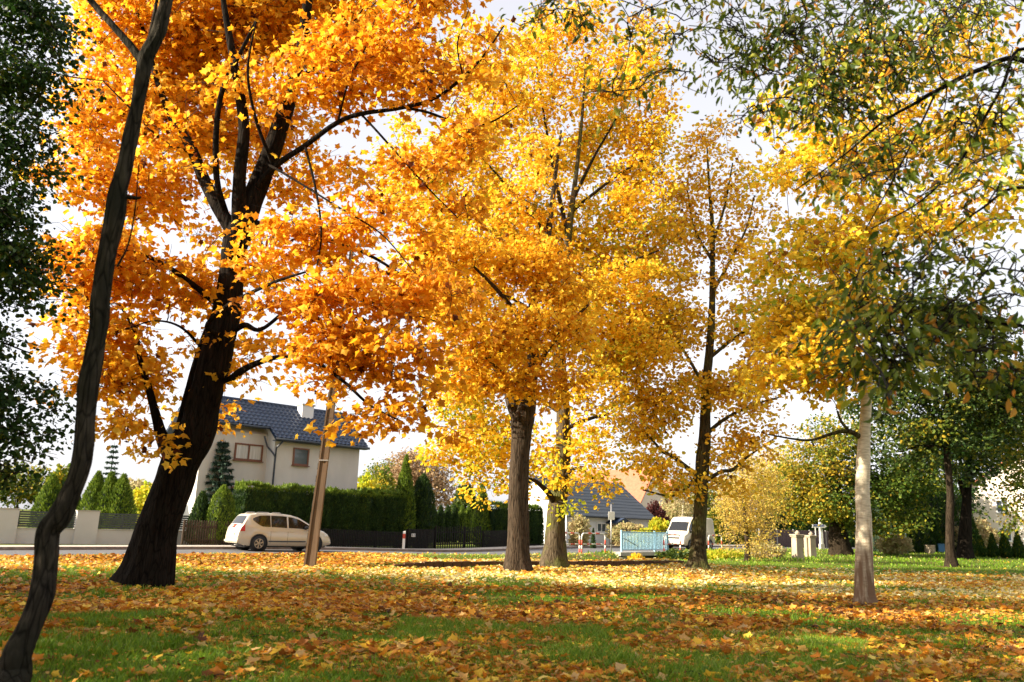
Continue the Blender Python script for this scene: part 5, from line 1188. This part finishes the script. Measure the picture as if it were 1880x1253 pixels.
bl4.append(blob(1050, 930, 36, 26, Y4 - 1.3, .8, 1.6, 0, 1)); bl4.append(blob(1030, 960, 22, 16, Y4 - 1.3, .5, 1.4, 0, 1))
make_tree('maple_tree', 'tall bright yellow maple with mossy double trunk behind the broad grey one', 'tree', b4, [tr4] + l4, bl4, 1650, 38, .16, ['yellow', 'limegreen'], None, 'bark_moss', .50, ROUND5, .28, 31, limb_bark='bark_dark', droop=.35, seg=30, rough=.07)

# thinner golden maple
Y5 = G(1285, 1046)[1]; b5 = GP(1283, 1046)
tr5 = limb([(1282, 1048, 40), (1281, 1030, 31), (1282, 1000, 28), (1285, 950, 26), (1288, 900, 25), (1290, 850, 26), (1293, 815, 25), (1295, 760, 20), (1297, 700, 18), (1303, 640, 16), (1307, 570, 13), (1308, 500, 11), (1308, 420, 9), (1302, 340, 6), (1298, 270, 3)], Y5)
l5 = [limb([(1284, 885, 12), (1272, 868, 10), (1250, 850, 9), (1235, 838, 8), (1215, 828, 6), (1190, 800, 4), (1160, 780, 2.5)], Y5), limb([(1300, 880, 9), (1325, 866, 7), (1345, 863, 7), (1365, 845, 5), (1400, 820, 3), (1430, 800, 2)], Y5),
      limb([(1294, 800, 9), (1330, 770, 7), (1380, 745, 5), (1430, 730, 3)], Y5), limb([(1297, 720, 9), (1265, 660, 6), (1230, 610, 4), (1190, 590, 2.5)], Y5),
      limb([(1307, 540, 8), (1340, 480, 6), (1370, 420, 4), (1385, 360, 2.5)], Y5), limb([(1308, 450, 7), (1330, 380, 5), (1345, 300, 3)], Y5), limb([(1308, 480, 7), (1275, 420, 5), (1262, 350, 3)], Y5),
      limb([(1300, 660, 8), (1350, 620, 6), (1400, 590, 4)], Y5), limb([(1284, 870, 7), (1240, 910, 5), (1180, 900, 3)], Y5 - .5)]
bl5 = [blob(*q) for q in [(1150, 660, 80, 70, Y5, 2, .9, 0), (1220, 600, 80, 70, Y5, 2, .8, .0), (1170, 770, 70, 50, Y5, 1.8, .9, .05), (1230, 720, 70, 60, Y5, 1.8, .8, 0), (1200, 850, 70, 30, Y5 - .5, 1.6, .9, .05), (1240, 890, 60, 26, Y5 - .5, 1.4, 1, .08),
       (1350, 830, 60, 40, Y5, 1.6, .5, -.15), (1390, 790, 50, 40, Y5, 1.6, .5, -.15), (1350, 720, 80, 60, Y5, 2, .5, -.1), (1230, 480, 70, 70, Y5, 2, .6, 0), (1370, 600, 70, 70, Y5, 2, .4, -.1), (1330, 470, 70, 70, Y5, 2, .4, -.12), (1260, 380, 60, 60, Y5, 1.8, .5, -.05), (1400, 660, 50, 50, Y5, 1.6, .35, -.05), (1400, 520, 50, 60, Y5, 1.6, .3, -.08), (1250, 300, 40, 50, Y5, 1.4, .3, -.1), (1390, 400, 40, 60, Y5, 1.4, .28, -.12), (1330, 340, 60, 60, Y5, 1.8, .4, -.12), (1300, 260, 50, 40, Y5, 1.5, .38, -.16), (1350, 880, 50, 30, Y5, 1.4, .5, -.1)]]
make_tree('maple_tree', 'slender dark trunked golden maple right of the blue railing', 'tree', b5, [tr5] + l5, bl5, 760, 28, .165, 'gold', None, 'bark_olive', .48, ROUND5, .6, 41, droop=.4, seg=26, rough=.06)

# pale trunk on the right
Y6 = G(1590, 1108)[1]; b6 = GP(1589, 1108)
tr6 = limb([(1590, 1112, 46), (1588, 1095, 36), (1586, 1050, 33), (1586, 1000, 30), (1586, 950, 27), (1583, 900, 26), (1585, 850, 26), (1587, 800, 22), (1589, 770, 21), (1593, 700, 20), (1597, 630, 18), (1600, 560, 16), (1603, 480, 13), (1608, 400, 11), (1612, 320, 9), (1616, 230, 7), (1620, 120, 5), (1622, 0, 4), (1624, -120, 2)], Y6)
l6 = [limb([(1580, 803, 11), (1558, 792, 9), (1530, 796, 7), (1490, 808, 5), (1455, 806, 4), (1410, 798, 2.5)], Y6), limb([(1560, 793, 6), (1545, 775, 5.5), (1537, 755, 4)], Y6), limb([(1573, 868, 5), (1560, 862, 4), (1552, 858, 2.5)], Y6),
      limb([(1592, 700, 9), (1550, 640, 7), (1500, 610, 5), (1440, 600, 3)], Y6), limb([(1600, 560, 8), (1550, 480, 6), (1490, 430, 4), (1430, 420, 2.5)], Y6), limb([(1603, 480, 8), (1660, 420, 6), (1730, 370, 4), (1800, 340, 2.5)], Y6),
      limb([(1610, 350, 7), (1560, 270, 5), (1510, 210, 3)], Y6), limb([(1616, 240, 6), (1680, 170, 4), (1750, 110, 2.5)], Y6), limb([(1598, 620, 8), (1670, 560, 5), (1740, 540, 3)], Y6)]
bl6 = [blob(*q) for q in [(1490, 650, 90, 50, Y6 - .6, 1.6, 1, .12), (1420, 690, 50, 36, Y6 - .8, 1, .8, .12), (1550, 700, 60, 34, Y6 - .8, 1, .9, .08), (1460, 580, 80, 50, Y6, 1.5, .9, .14), (1560, 560, 80, 60, Y6, 1.6, .7, .12), (1470, 470, 90, 60, Y6, 1.5, .5, .14), (1570, 430, 90, 70, Y6, 1.6, .45, .14), (1700, 400, 100, 70, Y6, 1.6, .28, .12), (1820, 380, 80, 50, Y6, 1.4, .22, .12),
       (1520, 300, 100, 70, Y6, 1.6, .4, .12), (1650, 260, 110, 70, Y6, 1.6, .38, .12), (1790, 250, 90, 70, Y6, 1.5, .3, .1), (1600, 130, 120, 70, Y6, 1.6, .25, .1), (1740, 100, 110, 70, Y6, 1.5, .22, .1), (1450, 200, 60, 60, Y6, 1.2, .25, .1), (1420, 330, 40, 50, Y6, 1.2, .3, .1)]]
make_tree('maple_tree', 'slim pale barked maple with brown stained foot and sunlit yellow leaves', 'tree', b6, [tr6] + l6, bl6, 560, 26, .15, 'yellow', None, 'bark_pale', .46, MAPLE, .4, 52, limb_bark='bark_olive', droop=.5, nrm_up=.5, seg=28, rough=.04, twig='twigpale')

# dark trees at the right
Y7 = G(1748, 1041)[1]; b7 = GP(1747, 1041)
tr7 = limb([(1748, 1044, 26), (1746, 1025, 20), (1744, 1000, 16), (1744, 950, 14), (1744, 900, 13), (1739, 840, 12), (1737, 780, 11), (1740, 700, 9), (1744, 620, 6), (1748, 560, 3)], Y7)
l7 = [limb([(1740, 790, 7), (1700, 750, 5), (1660, 720, 3)], Y7), limb([(1738, 760, 7), (1790, 710, 5), (1840, 680, 3)], Y7), limb([(1740, 820, 6), (1690, 820, 4), (1650, 830, 2.5)], Y7)]
bl7 = [blob(*q) for q in [(1700, 720, 90, 60, Y7, 2.6, 1, 0), (1800, 700, 90, 70, Y7, 2.6, 1, 0), (1660, 790, 70, 45, Y7, 2, .9, 0), (1740, 790, 80, 45, Y7, 2.2, 1, 0), (1820, 780, 60, 40, Y7, 2, .8, 0), (1750, 620, 100, 70, Y7, 2.6, .8, 0), (1700, 560, 80, 50, Y7, 2.2, .6, .1)]]
bl7 += [blob(1850, 730, 60, 60, Y7, 2.2, .8, 0), blob(1610, 740, 60, 40, Y7, 2, .6, .05), blob(1780, 850, 50, 36, Y7 + 1, 2, .6, 0), blob(1680, 850, 50, 30, Y7 + 1, 1.8, .6, 0)]
bl7.append(blob(1690, 790, 60, 22, Y7 - 1.5, 1, .8, .0, 1))
make_tree('broadleaf_tree', 'dark green tree with slim grey brown trunk on the sunny right lawn', 'tree', b7, [tr7] + l7, bl7, 560, 36, .19, ['dark', 'olive'], None, 'bark_dark', .62, ROUND5, .3, 61, seg=18)
Y8 = 58; b8 = P(1772, 1023, Y8); b8[2] = gz(b8[0], b8[1])
tr8 = limb([(1772, 1026, 30), (1771, 1000, 24), (1773, 950, 20), (1776, 900, 15), (1780, 850, 13), (1784, 780, 9), (1790, 700, 5)], Y8)
l8 = [limb([(1777, 890, 9), (1800, 850, 7), (1840, 820, 4)], Y8), limb([(1774, 920, 10), (1755, 870, 8), (1720, 840, 5)], Y8)]
bl8 = [blob(*q) for q in [(1780, 800, 80, 50, Y8, 3, 1), (1840, 840, 50, 40, Y8, 2.5, .8), (1720, 840, 60, 40, Y8, 2.5, .9), (1790, 870, 50, 30, Y8, 2, .5), (1850, 760, 70, 60, Y8, 3, .9)]]
make_tree('broadleaf_tree', 'black trunked dark green tree behind the slim one, beside the cream house', 'tree', b8, [tr8] + l8, bl8, 260, 34, .26, 'deep', None, 'bark_black', .85, ROUND5, .3, 62, seg=16)
# green tree at the far right edge
Y9 = 44; b9 = P(1905, 1028, Y9); b9[2] = gz(b9[0], b9[1])
tr9 = limb([(1905, 1030, 24), (1904, 950, 18), (1900, 850, 14), (1895, 760, 9), (1890, 680, 5)], Y9)
bl9 = [blob(*q) for q in [(1870, 880, 50, 40, Y9, 1.6, .7), (1880, 800, 60, 60, Y9, 2, .7), (1850, 930, 34, 26, Y9, 1, .6), (1890, 700, 60, 60, Y9, 2, .8), (1860, 960, 24, 20, Y9, .8, .5)]]
make_tree('broadleaf_tree', 'thin green tree at the right edge hanging before the cream house', 'tree', b9, [tr9], bl9, 170, 26, .17, 'olive', None, 'bark_dark', .5, ROUND5, .3, 63, seg=14)
# old stout tree by the pillars
Y10 = G(1545, 1020)[1]; b10 = GP(1543, 1020)
tr10 = limb([(1545, 1022, 44), (1543, 1008, 38), (1540, 990, 33), (1538, 970, 28), (1537, 940, 25), (1535, 900, 18), (1532, 860, 12), (1530, 820, 7)], Y10)
l10 = [limb([(1537, 950, 14), (1500, 910, 9), (1460, 880, 5)], Y10), limb([(1537, 930, 12), (1590, 890, 8), (1640, 870, 5)], Y10), limb([(1536, 900, 9), (1510, 850, 6), (1490, 810, 3)], Y10)]
bl10 = [blob(*q) for q in [(1450, 900, 60, 50, Y10, 2.2, .8, -.4), (1500, 860, 70, 60, Y10, 2.6, .9, -.25), (1490, 930, 60, 36, Y10 - 1, 2, .9, -.2), (1550, 920, 60, 40, Y10 - .5, 2.4, 1, .2), (1600, 880, 70, 60, Y10, 2.6, 1, .3), (1660, 900, 60, 50, Y10, 2.4, .9, .25), (1640, 960, 50, 30, Y10 - 1, 1.8, .8, 0), (1540, 800, 80, 50, Y10, 2.6, .7, -.1), (1620, 800, 60, 40, Y10, 2.2, .6, .2), (1580, 960, 40, 30, Y10 - 1, 1.6, .8, .1), (1690, 850, 50, 50, Y10, 2.2, .7, .2)]]
make_tree('broadleaf_tree', 'old tree with massive stout foot and olive green crown beside the signpost', 'tree', b10, [tr10] + l10, bl10, 560, 36, .21, 'olive', None, 'bark_dark', .7, ROUND5, .3, 71, seg=22, rough=.12)
# small pale yellow tree by the road
Y11 = G(1372, 1029)[1]; b11 = GP(1372, 1029)
tr11 = limb([(1372, 1031, 12), (1372, 1000, 9), (1368, 960, 8), (1366, 920, 6), (1364, 880, 4), (1362, 840, 2)], Y11)
bl11 = [blob(*q) for q in [(1370, 920, 55, 50, Y11, 1.8, .8), (1400, 960, 45, 40, Y11, 1.5, .8), (1340, 960, 34, 36, Y11, 1.3, .6), (1370, 870, 44, 34, Y11, 1.5, .6), (1400, 1005, 40, 22, Y11, 1.2, .6), (1420, 900, 30, 40, Y11, 1.2, .5), (1350, 1000, 24, 22, Y11 - .5, .9, .5)]]
make_tree('young_tree', 'small thin pale yellow tree on the verge between van and gate pillars', 'tree', b11, [tr11], bl11, 330, 30, .10, 'paleyellow', None, 'bark_grey', .42, DIAM, .3, 81, seg=12, twig='twigpale')
# distant trees
def far_tree(px, pyb, Y, blobs, label, leaf, size, nc, nl, seed, trunk=14, bark='bark_grey', cs=.9):
    b = P(px, pyb, Y); b[2] = gz(b[0], b[1]); top = min(q[1] for q in blobs)
    tr = limb([(px, pyb, trunk), (px, (pyb + top) / 2 + 20, trunk * .6), (px + 3, top + 15, 2)], Y); tr[0][0] = np.array([b[0], b[1], b[2] - .1])
    make_tree('distant_tree', label, 'tree', b, [tr], [blob(q[0], q[1], q[2], q[3], Y, None, 1) for q in blobs], nc, nl, size, leaf, None, bark, cs, DIAM, .3, seed, seg=12, thin=1.6)
far_tree(770, 1000, 85, [(770, 880, 55, 48), (740, 900, 40, 40), (805, 910, 34, 40), (760, 850, 34, 24)], 'russet brown thinning tree rising behind the tall pointed thuja', 'rust', .26, 330, 34, 91)
far_tree(690, 1000, 95, [(690, 895, 30, 30), (712, 870, 26, 26)], 'hazy green tree right of the grey house', 'olive', .3, 120, 26, 92)
far_tree(1252, 1000, 84, [(1250, 900, 36, 30), (1262, 930, 30, 24)], 'birch with pale trunk standing behind the van roof', 'palebush', .22, 90, 20, 93, 9, 'bark_pale')
far_tree(1420, 1000, 110, [(1410, 880, 70, 60), (1470, 900, 50, 50), (1350, 910, 50, 40)], 'golden tree far beyond the road bend', 'paleyellow', .35, 300, 30, 94)
far_tree(1290, 1000, 105, [(1290, 920, 26, 36)], 'tall narrow green poplar behind the van', 'olive', .3, 90, 24, 95, 7)
far_tree(30, 1000, 80, [(20, 890, 60, 40), (80, 900, 40, 30)], 'olive tree far behind the left garden wall', 'olive', .35, 150, 26, 96)
far_tree(1690, 1000, 82, [(1690, 900, 60, 60), (1640, 930, 50, 40), (1740, 930, 50, 40)], 'dense dark tree behind the evergreen hedge', 'deep', .35, 260, 34, 97)

# dark green tree hanging in at the left edge
Y12 = 10.2; b12 = np.array([-9.2, 10.4, gz(-9.2, 10.4)])
tr12 = ([b12 + np.array([0, 0, -.1]), b12 + np.array([.05, 0, 1.5]), b12 + np.array([.1, .1, 3.5]), b12 + np.array([.0, .1, 6]), b12 + np.array([.2, 0, 9])], [.24, .2, .17, .12, .05])
l12 = [limb([(-280, 500, 10), (-150, 380, 8), (-40, 300, 6), (60, 260, 4), (110, 240, 2)], Y12), limb([(-280, 300, 9), (-120, 180, 7), (20, 120, 5), (120, 140, 3.5), (200, 150, 2)], Y12), limb([(-290, 750, 9), (-150, 650, 7), (-40, 620, 5), (60, 650, 3)], Y12), limb([(-290, 850, 8), (-160, 800, 6), (-40, 820, 4), (60, 850, 2)], Y12), limb([(-270, 150, 8), (-100, 20, 6), (40, -20, 4), (120, 20, 2)], Y12)]
bl12 = [blob(*q) for q in [(20, 30, 110, 70, Y12, .9, 1.1), (-20, 150, 130, 70, Y12, .9, 1.1), (130, 150, 70, 30, Y12, .4, 1.1, .15), (110, 60, 70, 50, Y12, .5, .8, .05), (20, 270, 110, 60, Y12, .8, 1.1), (-10, 380, 100, 60, Y12, .8, 1.1), (0, 480, 100, 60, Y12, .8, 1.1), (40, 560, 70, 40, Y12, .6, 1), (0, 640, 80, 50, Y12, .7, 1.1), (10, 730, 80, 45, Y12, .7, 1.1), (40, 800, 60, 36, Y12, .5, .9), (0, 870, 70, 36, Y12, .6, .9), (30, 905, 36, 24, Y12, .4, .8), (-200, 420, 160, 240, Y12, 1.6, .5), (-180, 760, 140, 140, Y12, 1.4, .5)]]
make_tree('broadleaf_tree', 'dark leafy green tree hanging in from the left edge of the park', 'tree', b12, [tr12] + l12, bl12, 560, 52, .068, 'deep', None, 'bark_dark', .27, ROUND5, .3, 101, seg=18, droop=.6)

# leafy branches hanging in from the right, trunk just outside the picture
Y13 = 7.0; b13 = np.array([6.6, 7.6, gz(6.6, 7.6)])
tr13 = ([b13 + np.array([0, 0, -.1]), b13 + np.array([-.05, 0, 1.2]), b13 + np.array([-.05, -.1, 2.6]), b13 + np.array([-.25, -.2, 4.2]), b13 + np.array([-.45, -.2, 5.6]), b13 + np.array([-.6, -.1, 7.2]), b13 + np.array([-.6, 0, 8.6])], [.17, .15, .14, .12, .10, .07, .03])
l13 = [limb([(2150, 420, 20), (2020, 220, 16), (1880, 112, 12), (1800, 128, 11), (1740, 156, 10), (1680, 190, 8), (1620, 225, 6), (1550, 285, 4), (1460, 350, 2.5)], Y13),
       limb([(2000, 190, 10), (1880, 90, 8), (1840, 160, 7), (1800, 230, 6), (1760, 300, 5), (1690, 370, 4), (1600, 420, 3)], Y13 - .3),
       limb([(2080, 300, 14), (1990, 100, 11), (1880, 0, 8), (1790, -40, 7), (1680, -60, 6), (1560, -50, 5), (1440, -40, 4), (1300, -20, 3), (1180, 20, 2)], Y13 + .6),
       limb([(2160, 560, 14), (2020, 420, 10), (1880, 345, 7), (1800, 385, 5), (1730, 440, 3.5), (1650, 520, 2.5)], Y13 - .2),
       limb([(2170, 700, 14), (2020, 640, 11), (1880, 600, 8), (1780, 590, 6), (1680, 600, 4), (1570, 640, 2.5)], Y13 - .4),
       limb([(1720, 165, 5), (1690, 230, 4.5), (1640, 330, 3.5), (1590, 420, 2.5)], Y13 - .2), limb([(1560, -50, 4), (1600, 40, 4), (1585, 120, 3.5), (1560, 230, 2.5), (1540, 320, 2)], Y13 + .3),
       limb([(1440, -40, 3.5), (1480, 20, 3), (1460, 80, 2.5), (1440, 140, 1.8)], Y13 + .5), limb([(1180, 15, 2.5), (1160, 60, 2.5), (1150, 120, 2), (1130, 190, 1.6)], Y13 + .6), limb([(1300, -20, 3), (1360, 30, 2.5), (1370, 100, 2)], Y13 + .6),
       limb([(1180, 15, 2.5), (1100, -10, 2), (1020, 0, 1.6), (960, 20, 1.2)], Y13 + .7)]
bl13 = [blob(*q) for q in [(1700, 60, 180, 80, Y13, .7, .7), (1820, 180, 90, 70, Y13 - .2, .6, .8), (1560, 150, 110, 90, Y13, .6, 1), (1620, 280, 120, 70, Y13, .6, .7, -.05), (1440, 90, 90, 70, Y13 + .3, .5, .9), (1500, 330, 70, 50, Y13, .4, .7), (1330, 60, 70, 60, Y13 + .5, .5, .7), (1420, 200, 60, 40, Y13 + .2, .4, .6), (1250, 60, 60, 50, Y13 + .6, .4, .6), (1160, 40, 60, 40, Y13 + .6, .4, .6, -.15), (1130, 170, 50, 50, Y13 + .5, .3, .45, -.1), (1040, 20, 70, 30, Y13 + .7, .3, .6, -.1), (1200, 150, 60, 50, Y13 + .5, .3, .7), (1290, 150, 60, 50, Y13 + .5, .3, .6), (1370, 130, 60, 60, Y13 + .4, .4, .7), (1330, 220, 50, 40, Y13 + .3, .3, .3), (1010, 60, 30, 24, Y13 + .7, .3, .5, -.15),
        (1750, 330, 110, 60, Y13 - .3, .5, .5, -.12), (1700, 470, 90, 40, Y13 - .3, .5, .6), (1800, 560, 110, 70, Y13 - .4, .7, .8, .02), (1670, 570, 130, 70, Y13 - .4, .7, 1.1, .0), (1570, 620, 70, 50, Y13 - .6, .6, 1.3, .0), (1780, 660, 110, 44, Y13 - .5, .6, .8, 0), (1640, 500, 90, 40, Y13 - .3, .6, 1.0, .1), (1650, 670, 90, 40, Y13 - .6, .5, 1.6, .08), (1850, 480, 60, 50, Y13 - .4, .5, .7), (1690, 690, 70, 24, Y13 - .8, .35, .5, -.3), (1560, 690, 24, 18, Y13 - 1.4, .2, .6), (1620, 745, 20, 20, Y13 - 1.6, .2, .5, -.3), (1820, 700, 50, 30, Y13 - .8, .4, .5, -.25)]]
bl13 += [((7, 8, 8.5), (2.2, 2.2, 1.6), .12), ((8, 8, 6), (1.6, 2.0, 1.8), .12), ((3.5, 8.2, 7.6), (2.2, 1.2, .7), .2)]
make_tree('overhanging_tree', 'near tree with long pointed green and orange leaves drooping from the upper right', 'tree', b13, [tr13] + l13, bl13, 780, 15, .10, 'cherry', None, 'bark_black', .27, OVATE, .2, 111, seg=18, droop=.9, nrm_up=.35, flat=.7)

# park trees left of the view throw the lawn's shade; those behind and right are added to cut sky light
def shade_tree(x, y, h, r, label, seed, leaf='olive', nc=260, nl=26):
    b = np.array([x, y, gz(x, y)]); tr = ([b + np.array([0, 0, -.1]), b + np.array([.1, 0, h * .3]), b + np.array([0, .2, h * .6]), b + np.array([.1, 0, h * .92])], [.34, .27, .18, .05])
    bl = [(b + np.array([r * .45 * math.cos(a), r * .45 * math.sin(a), h * (.42 + .16 * (k % 3))]), (r * .62, r * .62, h * .20), 1) for k, a in enumerate(np.arange(0, 6.28, 6.283 / 7))] + [(b + np.array([0, 0, h * .8]), (r * .6, r * .6, h * .2), 1)]
    make_tree('broadleaf_tree', label, 'tree', b, [tr], bl, nc, nl, .34, leaf, None, 'bark_dark', .9, DIAM, .3, seed, seg=14)
shade_tree(-15.0, 4.0, 12, 5.0, 'park tree outside the left edge, nearest the viewer', 121, 'olive', 170)
shade_tree(-21.0, 8.5, 13, 5.0, 'park tree outside the left edge behind the nearest one', 122)
shade_tree(-23.0, 14.0, 12, 4.2, 'yellowing park tree outside the left edge of the lawn', 123, 'gold')
shade_tree(-9.5, 1.5, 11, 4.0, 'park tree standing beside the viewer on the left', 124, 'dark', 150)
shade_tree(-5.0, -5.5, 13, 5.5, 'unseen tree added behind the viewer on the left to cut sky light', 125, 'olive', 220, 24)
shade_tree(5.5, -5.0, 14, 5.5, 'unseen tree added behind the viewer on the right to cut sky light', 126, 'olive', 220, 24)
shade_tree(12.5, 2.5, 13, 5.0, 'unseen tree added outside the right edge to cut sky light', 127, 'dark', 220, 24)
